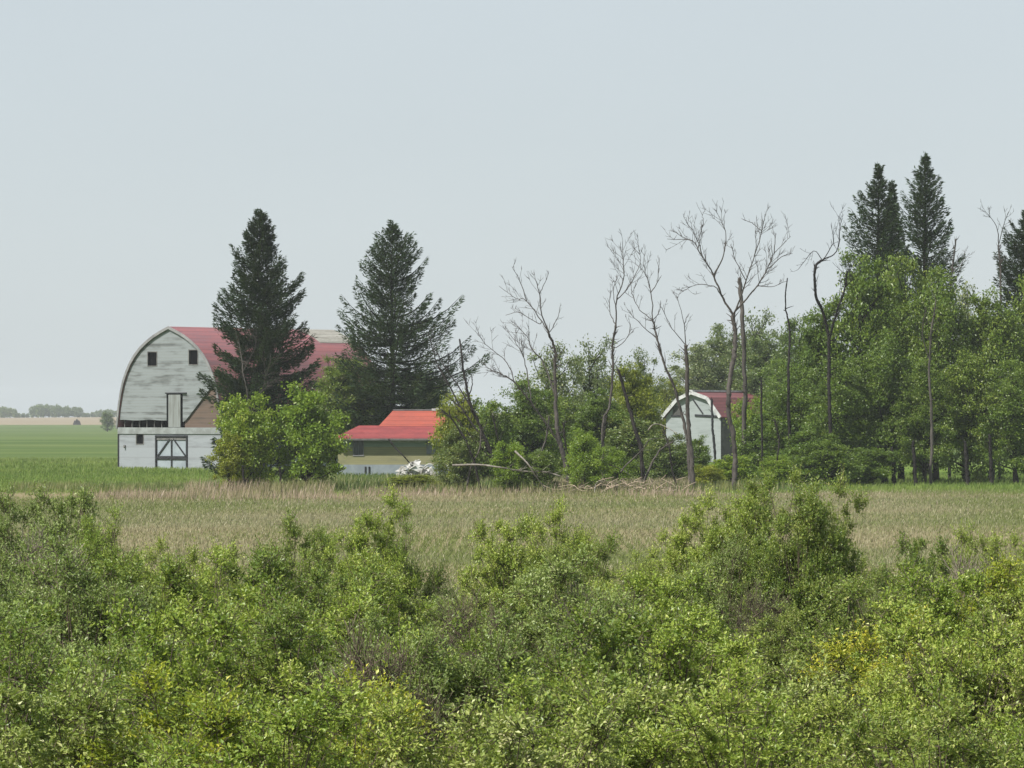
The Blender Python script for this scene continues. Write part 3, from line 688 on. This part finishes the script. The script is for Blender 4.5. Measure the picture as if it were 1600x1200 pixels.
# upper gable: arch polygon pieces between x stations, with the openings left out
holes = [(-2.52,-1.50,8.72,9.86), (2.26,3.24,8.80,9.98), (-.36,1.52,3.52,6.40)]
def gable_wall(y, th, zb, mat, name, parent):
    xs_ = sorted(set([-HW+.02, HW-.02]+[h for hh in holes for h in hh[:2]]+list(np.linspace(-HW+.02, HW-.02, 45))))
    mb = MB()
    for a, b in zip(xs_[:-1], xs_[1:]):
        m_ = (a+b)/2; cuts = sorted([(h[2], h[3]) for h in holes if h[0]-1e-6 <= m_ <= h[1]+1e-6])
        zlo = zb(m_); segs = []; z = zlo
        for c0, c1 in cuts:
            if c0 > z: segs.append((z, c0))
            z = max(z, c1)
        segs.append((z, None))
        for s0, s1 in segs:
            za, zb_ = (at_h(a)-.03, at_h(b)-.03) if s1 is None else (s1, s1)
            if min(za, zb_) <= s0: 
                if max(za, zb_) <= s0: continue
                za = max(za, s0+.001); zb_ = max(zb_, s0+.001)
            sa, sb = (zb(a+1e-4), zb(b-1e-4)) if s0 == zlo else (s0, s0)
            V = [(a,y,sa),(b,y,sb),(b,y,zb_),(a,y,za),(a,y+th,sa),(b,y+th,sb),(b,y+th,zb_),(a,y+th,za)]
            mb.add(V, [(0,1,2,3),(7,6,5,4),(0,3,7,4),(1,5,6,2),(3,2,6,7),(0,4,5,1)])
    return mb.build(name, mat, parent)
# left of the loft door the lowest boards are gone; right of it a diagonal bite shows the brown sheathing
def low_edge(x):
    if x < -.36: return 4.12+.03*math.sin(x*2)
    if x < 1.52: return 3.55
    return 4.0+(x-1.75)*.95 if x > 1.75 else 4.0
gable_wall(0, .12, low_edge, M['siding'], 'upper_wall', barn)
mb = MB()
for a, b in zip(np.linspace(1.62, HW-.1, 14)[:-1], np.linspace(1.62, HW-.1, 14)[1:]):
    t0, t1 = min(low_edge(a)+.3, at_h(a)-.3), min(low_edge(b)+.3, at_h(b)-.3)
    mb.add([(a,.16,3.5),(b,.16,3.5),(b,.16,t1),(a,.16,t0)], [(0,1,2,3)])
mb.build('sheathing', M['sheathing'], barn)
# lower walls with openings for the small window and the wagon door
mb = MB()
def wall_with(mb, x0, x1, z0, z1, hs, y0=-.05, y1=.12):
    xs_ = sorted(set([x0, x1]+[v for h in hs for v in h[:2]]))
    for a, b in zip(xs_[:-1], xs_[1:]):
        cuts = sorted([(h[2], h[3]) for h in hs if h[0] <= (a+b)/2 <= h[1]]); z = z0
        for c0, c1 in cuts:
            if c0 > z: mb.box((a,y0,z), (b,y1,c0))
            z = c1
        if z < z1: mb.box((a,y0,z), (b,y1,z1))
wall_with(mb, -HW, HW, -.1, 2.96, [(-3.82,-3.02,2.12,2.92), (-1.5,2.1,-.1,2.78)])
mb.build('lower_wall', M['siding_low'], barn)
mb = MB(); mb.box((-HW-.03,-.14,2.96), (HW+.03,.12,3.5)); mb.build('belt_board', M['belt'], barn)
# sides and back
mb = MB(); mb.box((-HW,.12,-.1), (-HW+.15,LB,3.5)); mb.box((HW-.15,.12,-.1), (HW,LB,3.5)); mb.box((-HW+.15,LB-.15,-.1), (HW-.15,LB,3.5))
mb.build('side_wall', M['siding_low'], barn)
mb = MB()
n = len(arch); mb.add([(x, LB-.1, z-.03) for x, z in arch], [tuple(range(n))]); mb.build('rear_gable', M['siding'], barn)
mb = MB(); mb.box((-HW+.2,.2,3.3), (HW-.2,LB-.2,3.45)); mb.build('loft_floor', M['black_wood'], barn)
for x in np.arange(-5.6, -.4, .87):         # studs behind the missing boards
    mb = MB(); mb.box((x,.30,3.5), (x+.06,.40,4.3)); mb.build('stud', M['trim_dark'], barn)
mb = MB(); mb.box((-HW+.2,1.4,0), (HW-.2,1.5,8)); mb.build('interior_dark', M['void'], barn)  # near-black sheet paints the interior darkness behind the missing boards
# roof shell with eave overhang
ox = [(u*1.02+(.10 if h < 3.6 else 0), h+.05) for u, h in prof]
oo = [(-u, h) for u, h in ox]+[(u, h) for u, h in ox[::-1][1:]]
def roof_part(y0, y1, pts, mat, name, th=.14):
    mb = MB(); k = len(pts)
    V = [(x, y, z) for y in (y0, y1) for x, z in pts]+[(x*.975, y, z-th) for y in (y0, y1) for x, z in pts]
    f = []
    for i in range(k-1):
        f += [(i, i+1, k+i+1, k+i), (2*k+i+1, 2*k+i, 3*k+i, 3*k+i+1), (i+1, i, 2*k+i, 2*k+i+1), (k+i, k+i+1, 3*k+i+1, 3*k+i)]
    f += [(0, k, 3*k, 2*k), (k-1, 3*k-1, 4*k-1, 2*k-1)]
    mb.add(V, f); return mb.build(name, mat, barn)
roof_part(-.12, LB+.3, oo, M['roof_barn'], 'roof')
ridge = [(x, z+.045) for x, z in oo if z > 10.35]
V_ = roof_part(LB-4.4, LB+.32, ridge, M['roof_bare'], 'roof_patch', .03)
roof_part(-.20, -.123, [(x*1.004, z+.03) for x, z in oo], M['trim'], 'verge_board', .24)
mb = MB(); mb.box((-HW-.30,-.1,3.40), (-HW-.04,LB,4.05)); mb.box((HW+.04,-.1,3.40), (HW+.30,LB,4.05)); mb.build('eave', M['trim_dark'], barn)
for (a, b, c, d) in holes[:2]+[(-3.82,-3.02,2.12,2.92)]:
    y = 0 if c > 5 else -.05
    w = MB(); 
    for p, q in (((a-.07,c-.07),(b+.07,c)), ((a-.07,d),(b+.07,d+.07)), ((a-.07,c),(a,d)), ((b,c),(b+.07,d))): w.box((p[0],y-.03,p[1]), (q[0],y+.14,q[1]))
    wo = w.build('window', M['trim_dark'], barn)
    g = MB(); g.box((a+.01,y+.17,c+.01), (b-.01,y+.20,d-.01)); g.build('pane', M['void'], wo)
mb = MB(); mb.box((-.05,-.10,3.53), (1.34,-.02,6.26)); ld = mb.build('loft_door', M['door_board'], barn)
mb = MB(); mb.box((-.40,-.16,6.34), (2.0,-.02,6.44)); mb.build('door_rail', M['black_wood'], barn)
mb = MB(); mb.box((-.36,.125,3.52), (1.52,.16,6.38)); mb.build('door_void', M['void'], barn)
# wagon door with brace
mb = MB(); mb.box((-1.40,-.02,.02), (2.0,.06,2.66)); wd = mb.build('wagon_door', M['foundation'], barn)
mb = MB()
mb.box((-1.55,-.16,.0), (-1.42,-.03,2.80)); mb.box((2.02,-.16,.0), (2.15,-.03,2.80)); mb.box((-1.55,-.18,2.70), (2.15,-.04,2.84))
mb.bar((.30,-.075,.1), (.30,-.075,2.5), .12, .08)
mb.bar((-1.3,-.075,1.12), (.1,-.075,2.55), .12, .06); mb.bar((1.9,-.075,1.12), (.5,-.075,2.55), .12, .06)
mb.box((-1.40,-.10,.80), (2.0,-.03,1.10))
mb.build('brace', M['black_wood'], wd)
mb = MB(); mb.box((-1.42,-.10,2.45), (2.02,-.03,2.66)); mb.build('door_header', M['trim_dark'], wd)
mb = MB(); mb.box((-HW-.06,-.12,-.1), (-HW+.06,-.055,2.95)); mb.build('corner_strip', M['black_wood'], barn)  # dark strip down the left front corner
mb = MB(); mb.box((-HW+.7,-.2,1.85), (-HW+.85,-.051,2.0)); mb.box((-HW+.72,-.24,1.75), (-HW+.83,-.16,1.86)); mb.build('hole_patch', M['trim_dark'], barn)  # small dark boxes stand in for the hole patch, not a lamp

# ------------------------------------------------------------------ farmhouse
DH = 336.0; sH = DH/F
def HX(px): return (px-620)*sH
def HZ(py): return EYE+(655-py)*sH
house = link('farmhouse', None, None, ((620-800)*sH, DH, 0)); house.rotation_euler = (0,0,math.radians(2))
tag(house, 'low green-sided farmhouse with a two-level red roof half hidden by bushes', 'house')
ze = HZ(684.5); zb = HZ(726)
x0, x1 = HX(528), HX(722)
wl = (HX(553), HX(567), HZ(711), HZ(688)); wr = (HX(668), HX(683), HZ(708), HZ(688))
mb = MB(); wall_with(mb, x0, x1, zb, HZ(698), [(wl[0],wl[1],wl[2],HZ(698)), (wr[0],wr[1],wr[2],HZ(698))], 0, .15); mb.build('wall', M['green_wall'], house)
mb = MB(); wall_with(mb, x0, x1, HZ(698), ze, [(wl[0],wl[1],HZ(698),wl[3]), (wr[0],wr[1],HZ(698),wr[3])], 0, .15); mb.build('upper_wall', M['teal_wall'], house)
mb = MB(); mb.box((x0-.05,-.06,-.1), (x1+.05,.12,zb)); mb.build('foundation', M['foundation'], house)
mb = MB(); mb.box((x0,.15,-.1), (x0+.15,7,ze)); mb.box((x1-.15,.15,-.1), (x1,7,ze)); mb.box((x0+.15,6.85,-.1), (x1-.15,7,ze)); mb.build('side_wall', M['teal_wall'], house)
mb = MB(); mb.box((HX(611),-.03,HZ(691.5)), (HX(665),-.004,HZ(686.5))); mb.build('white_panel', M['white'], house)
mb = MB(); mb.box((x0+.1,-.05,ze-.12), (x1,-.004,ze-.02)); mb.build('frieze', M['trim'], house)
for (a, b, c, d), mt in ((wl, 'glass'), (wr, 'glass_grey')):
    w = MB()
    for p, q in (((a-.08,c-.08),(b+.08,c)), ((a-.08,d),(b+.08,d+.06)), ((a-.08,c),(a,d)), ((b,c),(b+.08,d))): w.box((p[0],-.04,p[1]), (q[0],.10,q[1]))
    w.box(((a+b)/2-.02,.02,c), ((a+b)/2+.02,.06,d))
    wo = w.build('window', M['trim'], house)
    g = MB(); g.box((a+.002,.08,c+.002), (b-.002,.10,d-.002)); g.build('pane', M[mt], wo)
for px in (571, 577):
    mb = MB(); mb.box((HX(px)-.06,-.10,.15), (HX(px)+.06,-.062,HZ(729))); mb.build('vent', M['black_wood'], house)
# lower hipped roof, upper gable roof
zt = HZ(665); xl = HX(521); xr = x1+.35
mb = MB(); yf = -.55
V = [(xl,yf,ze-.02),(xr,yf,ze-.02),(xr,2.2,zt),(HX(561),2.2,zt),(xl,7.6,ze-.02),(HX(561),5.2,zt),(xr,5.2,zt),(xr,7.6,ze-.02)]
mb.add(V, [(0,1,2,3),(0,3,5,4),(4,5,6,7),(3,2,6,5)])
V2 = [(x, y, z-.10) for x, y, z in V]; mb.add(V2, [(3,2,1,0),(4,5,3,0),(7,6,5,4)])
mb.add([V[0],V[1],V2[1],V2[0],V[4],V2[4],V[7],V2[7]], [(0,3,2,1),(0,4,5,3),(4,6,7,5)])
mb.build('lower_roof', M['roof_low'], house)
mb = MB(); mb.box((xl-.02,yf-.06,ze-.17), (xr,yf-.005,ze-.03)); mb.build('gutter', M['trim_dark'], house)
zr = HZ(641); xu = HX(592); xp = HX(615)
mb = MB(); V = [(xu,2.0,zt-.05),(xr,2.0,zt-.05),(xr,3.9,zr),(xp,3.9,zr),(xu,5.8,zt-.05),(xr,5.8,zt-.05)]
mb.add(V, [(0,1,2,3),(0,3,4),(4,3,2,5),(1,5,2)]); mb.build('upper_roof', M['roof_high'], house)
mb = MB(); mb.box((xp-.02,3.8,zr-.01), (HX(676),4.0,zr+.07)); mb.build('ridge_cap', M['trim'], house)
mb = MB(); mb.box((HX(676),3.74,zr-.02), (HX(697),4.06,zr+.14)); mb.build('ridge_cap', M['white'], house)

# white scrap by the house: crumpled sheets, hoops and boards
tb = MB(); rng = np.random.default_rng(9)
so = W(655, 0, 318); so[2] = 0
for i in range(46):
    cx = rng.uniform(-1.55, 1.4); cz = rng.uniform(.1, 1.25)*(1-abs(cx)/2.6); w = rng.uniform(.12, .42)
    c = np.array([cx, rng.uniform(-.6, .6), cz]); e1 = unit(rng.normal(size=3))*w; e2 = unit(np.cross(e1, rng.normal(size=3)))*w*.7
    n_ = unit(np.cross(e1, e2))*.04
    V = [c-e1-e2, c+e1-e2*.6+n_*3, c+e1*.8+e2, c-e1*.7+e2-n_*2]; V = V+[v+n_ for v in V]
    tb.add(V, [(3,2,1,0),(4,5,6,7),(0,1,5,4),(1,2,6,5),(2,3,7,6),(3,0,4,7)])
for k, (cx, r) in enumerate([(-.9,.55),(.15,.5),(.75,.62)]):
    an = np.linspace(0, math.pi, 12); tb.tube(np.stack([cx+np.cos(an)*r, np.full(12, -.3-.2*k), .1+np.sin(an)*r*1.5], 1), .04, 5)
ob = tb.build('scrap_heap', M['scrap']); ob.location = so
tag(ob, 'heap of white crumpled scrap and hoops beside the farmhouse wall', 'scrap heap')

# ------------------------------------------------------------------ shed
DS = 440.0; sS = DS/F; a2 = math.radians(33)
shed = link('shed', None, None, ((1083-800)*sS, DS, 0)); shed.rotation_euler = (0,0,-a2)
tag(shed, 'small white gambrel-roofed shed with a maroon roof seen through the dead trees', 'shed')
k2 = 1/math.cos(a2)*sS
def SX(px): return (px-1083)*k2
def SZ(py): return EYE+(655-py)*sS
gw = [(-46,653),(-22,624),(0,613),(24,622),(44,652)]
pts = [(x*k2, SZ(y)) for x, y in gw]
base = -.1; mb = MB()
wp = [(pts[0][0]+.35,base),(pts[4][0]-.15,base),(pts[4][0]-.15,pts[4][1]+.1),(pts[3][0],pts[3][1]-.1),(pts[2][0],pts[2][1]-.1),(pts[1][0],pts[1][1]-.1),(pts[0][0]+.35,pts[0][1]+.1)]
mb.add([(x,0,z) for x, z in wp]+[(x,.12,z) for x, z in wp], [tuple(range(7)), tuple(range(13,6,-1))]); mb.build('front_wall', M['pale_wall'], shed)
LS = 11.5
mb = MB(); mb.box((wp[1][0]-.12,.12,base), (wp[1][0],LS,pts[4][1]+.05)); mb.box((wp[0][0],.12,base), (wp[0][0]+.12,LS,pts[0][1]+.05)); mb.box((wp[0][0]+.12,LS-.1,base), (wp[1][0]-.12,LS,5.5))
mb.build('side_wall', M['dark_shade'], shed)  # white shed's unlit side: its shade is put into the dark colour
mb = MB(); kk = 5
V = [(x, y, z+.06) for y in (-.35, LS+.3) for x, z in pts]+[(x, y, z-.06) for y in (-.35, LS+.3) for x, z in pts]
f = []
for i in range(4): f += [(i,i+1,kk+i+1,kk+i), (2*kk+i+1,2*kk+i,3*kk+i,3*kk+i+1), (i+1,i,2*kk+i,2*kk+i+1), (kk+i,kk+i+1,3*kk+i+1,3*kk+i)]
f += [(0,kk,3*kk,2*kk),(kk-1,3*kk-1,4*kk-1,2*kk-1)]
mb.add(V, f); mb.build('roof', M['roof_shed'], shed)
mb = MB()
for (xa, za), (xb, zb2) in zip(pts[:-1], pts[1:]): mb.bar((xa,-.40,za-.02), (xb,-.40,zb2-.02), .34, .08)
mb.build('verge_board', M['white'], shed)
mb = MB(); mb.box((-.18,-.42,SZ(613)+.06), (.18,LS+.3,SZ(613)+.24)); mb.build('ridge_cap', M['white'], shed)
mb = MB(); mb.bar((SX(1086),-.05,SZ(649)), (SX(1122),-.05,SZ(651)), .22, .07); mb.bar((SX(1083),-.06,SZ(624)), (SX(1098),-.06,SZ(646)), .13, .07)
mb.bar((SX(1050),-.05,SZ(650)), (SX(1066),-.05,SZ(650)), .16, .07); mb.build('beam', M['black_wood'], shed)
mb = MB(); mb.box((SX(1052),-.03,SZ(649)), (SX(1064),-.004,SZ(634))); mb.build('loft_opening', M['dark_shade'], shed)
dead([([(1118,731),(1116,700),(1113,660),(1112,624)], 2.8, 2.4)], 330, 'black leaning post in front of the white shed wall', 60, 'black_wood', dens=0, name='leaning_post', cat='post', group='posts')

# ------------------------------------------------------------------ foreground shrubs
def make_shrub(H, Wd, nstem, nshoot, perleaf, lsize, lw, seed, shoot=(.10,.24), up=.3, tstep=3, tr=1.0):
    """multi-stemmed shrub: stems fan from the base, leafy shoots fill a lumpy dome"""
    rng = np.random.default_rng(seed); tb = MB(); tips = []
    am = rng.uniform(.05, .17, 5); ph = rng.random((5,2))*6.28; fr = rng.integers(2, 6, (5,2))
    def rad(th, el): return 1+sum(a*math.sin(f[0]*th+p[0])*math.cos(f[1]*el*2+p[1]) for a, f, p in zip(am, fr, ph))
    for i in range(nstem):
        th = rng.random()*6.28; el = math.asin(rng.uniform(.12, 1)); k = rad(th, el)*rng.uniform(.8, 1.08)
        tip = np.array([math.cos(th)*math.cos(el)*Wd/2*k, math.sin(th)*math.cos(el)*Wd/2*k, .25*H+math.sin(el)*.75*H*k])
        b = np.array([rng.normal()*.10, rng.normal()*.10, -.05]); m1 = b*.6+tip*.4+np.array([-tip[0]*.12, -tip[1]*.12, .10*H])+rng.normal(size=3)*.04
        P = smoothline([b, m1, tip], 5); tb.tube(P, np.linspace(.014, .003, len(P)), 4); tips.append(P)
    tips = np.array(tips)
    ncl = int(nstem*1.75); si = np.concatenate([np.arange(nstem), rng.integers(0, nstem, ncl-nstem)])
    t = np.concatenate([np.ones(nstem)*.98, rng.uniform(.42, .92, ncl-nstem)]); fi = t*(tips.shape[1]-1); i0 = np.minimum(fi.astype(int), tips.shape[1]-2)
    CC = tips[si, i0]+(tips[si, i0+1]-tips[si, i0])*(fi-i0)[:,None]; CC[nstem:] += rng.normal(size=(ncl-nstem,3))*.10
    cs = rng.uniform(.6, 1.5, ncl); ci = rng.choice(ncl, nshoot, p=cs**2/(cs**2).sum())
    B = CC[ci]; t = t[ci]
    outw = unit((B-np.array([0,0,.35*H]))*np.array([1,1,.8])); d = unit(outw*.45+unit(rng.normal(size=(nshoot,3)))+np.array([0,0,up]))
    L = rng.uniform(*shoot, nshoot)*cs[ci]
    B = B+rng.normal(size=(nshoot,3))*(.038*cs[ci])[:,None]
    for j in range(0, nshoot, tstep): tb.tube([B[j]-d[j]*.05, B[j]+d[j]*L[j]*.5+rng.normal(size=3)*.01, B[j]+d[j]*L[j]*1.05], [.004*tr,.003*tr,.002*tr], 3)
    k = perleaf; q = (np.arange(k)+.5)/k; q = q[None,:]+rng.normal(size=(nshoot,k))*.04
    P = B[:,None,:]+d[:,None,:]*(L[:,None]*q)[:,:,None]; P = P.reshape(-1,3); n = len(P); dd = np.repeat(d, k, 0)
    sd = unit(np.cross(dd, unit(rng.normal(size=(n,3)))))
    ld = unit(dd*rng.uniform(.3, 1.0, n)[:,None]+sd*.9+np.array([0,0,.05])); nr = unit(unit(rng.normal(size=(n,3)))*.8+np.array([0,0,.9])+dd*.3)
    ll = lsize*rng.uniform(.6, 1.3, n)
    P[:,2] = np.maximum(P[:,2], .03)
    V, f = leaf_arrays(P, ld, nr, ll, ll*lw*rng.uniform(.8, 1.2, n), .22)
    tm = mesh('stems', np.concatenate(tb.V), [(tb.F[4], 0), (tb.F[3], 0)], [M['twig']]); cm = mesh('foliage', V, [(f, 0)], [M['leaf_mid']])
    z = P[:,2]; return (tm, cm), float(np.percentile(z, 98.8)), float(np.percentile(np.hypot(P[:,0], P[:,1]), 97)*2)
SH = [make_shrub(2.3, 1.9, 70, 4300, 9, .040, .50, 71), make_shrub(2.3, 1.8, 60, 4100, 9, .037, .58, 72), make_shrub(2.2, 2.1, 84, 4500, 9, .040, .44, 73),
      make_shrub(2.4, 1.7, 56, 3800, 10, .044, .42, 74, up=.4), make_shrub(2.2, 2.0, 64, 4100, 9, .043, .56, 75, (.10,.22))]
TWIG = make_shrub(2.3, 1.8, 80, 2600, 4, .040, .42, 91, (.14,.34), up=.6, tstep=1, tr=1.4)
BIG = [make_shrub(3.0, 2.6, 150, 9500, 10, .050, .48, 81, (.11,.26)), make_shrub(3.0, 2.2, 96, 5600, 10, .052, .48, 82, (.12,.26), up=.35)]
cols = [(-60,'at the left edge'),(90,'left of the barn'),(190,'below the barn'),(300,'below the barn side'),(400,'below the dense spruce'),(500,'below the right bright bushy tree'),(600,'below the farmhouse'),
        (700,'below the dark bush beside the farmhouse'),(790,'below the leaning dead tree'),(880,'below the sprawling dead tree'),(960,'below the slender dead tree'),(1050,'below the thick pale trunk'),(1130,'below the shed'),
        (1200,'below the thin dark trunk'),(1290,'below the crooked dead tree'),(1380,'below the left spruce of the pair'),(1460,'below the tallest spruce'),(1540,'left of the cropped spruce'),(1610,'at the right edge')]
LOOK = {'leaf_lime': 'yellow-green', 'leaf_mid': 'mid-green', 'leaf_olive': 'dull olive', 'leaf_silver': 'pale-tipped', 'leaf_gold': 'yellowish'}
rows = {
 'front row at the bottom edge': (34, [(-10,1010,'mid'),(110,1085,'silver'),(215,1050,'mid'),(300,1075,'gold'),(395,1095,'lime'),(500,1070,'lime'),(590,1085,'gold'),(690,1120,'mid'),(790,1125,'silver'),(880,1095,'lime'),(975,1080,'silver'),(1075,1078,'lime'),(1170,1070,'lime'),(1265,1068,'silver'),(1360,1082,'lime'),(1460,1110,'mid'),(1560,1140,'lime')]),
 'second row': (43, [(20,960,'mid'),(130,975,'olive'),(235,965,'lime'),(340,950,'lime'),(450,935,'mid'),(545,950,'lime'),(640,990,'olive'),(740,1000,'mid'),(850,985,'olive'),(950,970,'mid'),(1050,985,'lime'),(1400,985,'gold'),(1500,970,'lime'),(1590,980,'mid')]),
 'third row': (55, [(10,880,'olive'),(110,870,'olive'),(210,885,'mid'),(310,890,'lime'),(405,885,'mid'),(505,880,'mid'),(590,890,'lime'),(690,955,'olive'),(785,925,'mid'),(870,890,'olive'),(965,915,'lime'),(1050,905,'lime'),(1385,900,'mid'),(1470,905,'lime'),(1560,890,'gold'),(1620,880,'lime')]),
}
def shrub(kind, px, ty, D, mat, label, wpx=None, group=None, rz=None, tw='twig'):
    (meshes, h0, w0) = kind; s = D/F; h = EYE+(655-ty)*s; sz = h/h0; sx = max(wpx*s/w0, .72*sz) if wpx else (.55*sz+.45)*R.uniform(.95, 1.15)
    return plant(meshes, 'shrub', 'shrub', label, group, ((px-800)*s, D, 0), R.random()*6.28 if rz is None else rz, (sx, sx, sz), mat, tw, ('stems', 'foliage'))
used = set(); R = np.random.default_rng(77); ci = 0
for rn, (D, lst) in rows.items():
    for px, ty, mt in lst:
        where = min(cols, key=lambda c: abs(c[0]-px))[1]; mt = 'leaf_'+mt
        lab = '%s shrub %s, %s' % (LOOK[mt], where, rn)
        if lab in used: lab += ', the more right of two there'
        used.add(lab); ci += 1
        shrub(SH[(ci*2+ci//5) % 5], px+R.uniform(-8, 8), ty, D+R.uniform(-2.5, 3), mt, lab, group='shrubs of the '+rn)
GB = 'shrubs at the meadow edge'
back = [  # px, top, width, D, leaf, kind, label
 (12,782,150,73,'olive',0,'tall olive shrub at the left edge against the meadow'), (92,776,130,73,'olive',4,'tall olive shrub left of the barn against the meadow'),
 (162,815,120,72,'lime',2,'shrub sloping down below the barn against the meadow'), (250,858,120,70,'lime',3,'low lime shrub below the wagon door against the meadow'),
 (345,862,120,68,'lime',4,'low yellow-green shrub in the dip below the dense spruce'), (458,824,96,70,'mid',0,'peaked dark shrub with fine shoots left of the tall thin one'),
 (515,850,80,71,'lime',1,'lime shrub between the peaked shrub and the tall thin one'), (582,790,56,69,'lime',6,'tall thin shrub with a wispy top below the farmhouse'),
 (625,838,90,70,'mid',2,'shrub shoulder right of the tall thin one'), (795,822,96,74,'lime',4,'rounded yellow-green shrub left half of the middle mound'), (868,803,110,75,'lime',0,'rounded lime shrub forming the top of the middle mound'),
 (905,850,100,73,'mid',1,'darker right flank of the middle mound'), (1000,876,120,72,'lime',2,'low lime shrub left of the biggest shrub'),
 (1082,792,86,71,'lime',6,'pointed shrub joined to the left side of the biggest shrub'), (1195,763,170,68.5,'mid',5,'tallest middle crown of the biggest shrub mass'),
 (1283,772,110,69,'mid',6,'upright shrub joined to the right side of the biggest shrub'), (1135,850,150,66,'olive',2,'olive shrub at the lower left of the biggest shrub'),
 (1362,885,90,68,'mid',3,'low shrub just right of the biggest shrub'), (1430,848,110,72,'mid',4,'mid-green shrub right of the dip beside the biggest shrub mass'),
 (1510,836,110,76,'lime',0,'fresh green shrub right of centre of the right mound'), (1590,832,110,76,'lime',1,'fresh green shrub at the right edge against the meadow'),
 (1230,960,150,60,'mid',0,'dark shrub at the foot of the biggest shrub'), (1310,985,130,58,'mid',4,'dark shrub low on the right of the biggest shrub'), (1250,768,150,66,'mid',5,'dense right half of the biggest shrub mass, its top level with the grass'), (1140,800,150,67,'lime',5,'dense left half of the biggest shrub mass')]
for px, ty, w, D, mt, k, lab in back:
    kind = SH[k] if k < 5 else BIG[k-5]
    shrub(kind, px, ty, D, 'leaf_'+mt, lab, w*1.12, GB)

for px, ty, w, D, tw, lab in [(60,850,110,64,'twig_pale','half-bare grey-brown shrub at the left edge behind the third row'),
        (735,950,110,52,'twig','sparse brown-stemmed shrub in the dip left of the middle mound'), (1500,880,120,60,'twig_pale','half-bare pale-stemmed shrub in the right mound'), (560,1010,110,40,'twig','thin twiggy shrub low in the middle of the thicket'),
        (1180,930,120,62,'twig','twiggy olive shrub in the shade of the biggest shrub mass'), (905,935,110,53,'twig_pale','half-bare shrub at the right foot of the middle mound')]:
    shrub(TWIG, px, ty, D, 'leaf_olive', lab, w*1.1, GB, tw=tw)

# ------------------------------------------------------------------ air, sky, light, camera
def haze(density):
    m, nt = newmat('haze')
    v = nd(nt, 'ShaderNodeVolumePrincipled', {'Color': (.90,.965,1.0,1), 'Density': density, 'Anisotropy': -.1})
    nd(nt, 'ShaderNodeOutputMaterial', {'Volume': v.outputs[0]})
    mb = MB(); mb.box((-1620,-170,-2.5), (1620,3850,30))
    o = mb.build('haze', m); tag(o, 'pale blue summer haze over the fields', kind='stuff'); return o
haze(.00011)

el = math.radians(48); az = math.radians(232)     # azimuth clockwise from +Y: from the left, a little behind the camera
sd_ = Vector((math.sin(az)*math.cos(el), math.cos(az)*math.cos(el), math.sin(el)))
L = bpy.data.lights.new('sun', 'SUN'); L.energy = 5.0; L.angle = math.radians(.6); L.color = (1,.95,.87)
lo = link('sun', L); lo.rotation_euler = sd_.to_track_quat('Z', 'Y').to_euler()
w = bpy.data.worlds.new('World'); sc.world = w; w.use_nodes = True; nt = w.node_tree; nt.nodes.clear()
sky = nt.nodes.new('ShaderNodeTexSky'); sky.sky_type = 'NISHITA'; sky.sun_disc = False
sky.sun_elevation = el; sky.sun_rotation = az; sky.air_density = 1.0; sky.dust_density = 1.0; sky.ozone_density = 1.5; sky.altitude = 500
g = nd(nt, 'ShaderNodeHueSaturation', {'Saturation': .45, 'Color': sky.outputs[0]})
tcw = nt.nodes.new('ShaderNodeTexCoord')
uneven = smooth(nt, noise(nt, mapv(nt, tcw.outputs['Generated'], (1,1,2.5)), 4.0, 4, .55), .3, .7)
sm = mixc(nt, uneven, (4.26,4.80,5.12), (4.50,5.06,5.38))
smoke = mixc(nt, .72, g.outputs[0], sm)      # smoky summer air evens the sky out
bg = nd(nt, 'ShaderNodeBackground', {'Color': smoke, 'Strength': .10})
nd(nt, 'ShaderNodeOutputWorld', {'Surface': bg.outputs[0]})
cam = bpy.data.cameras.new('camera'); co = link('camera', cam); co.location = (0,0,EYE); co.rotation_euler = (math.radians(90),0,0)
cam.sensor_width = 36; cam.lens = F/1600*36; cam.shift_y = 55/1600; cam.clip_end = 20000; cam.clip_start = .5
sc.camera = co
sc.view_settings.view_transform = 'Standard'; sc.view_settings.look = 'None'; sc.view_settings.exposure = .4; sc.view_settings.gamma = 1
cy = sc.cycles
cy.max_bounces = 6; cy.diffuse_bounces = 2; cy.glossy_bounces = 2; cy.transmission_bounces = 4; cy.volume_bounces = 0; cy.transparent_max_bounces = 8
cy.use_denoising = True
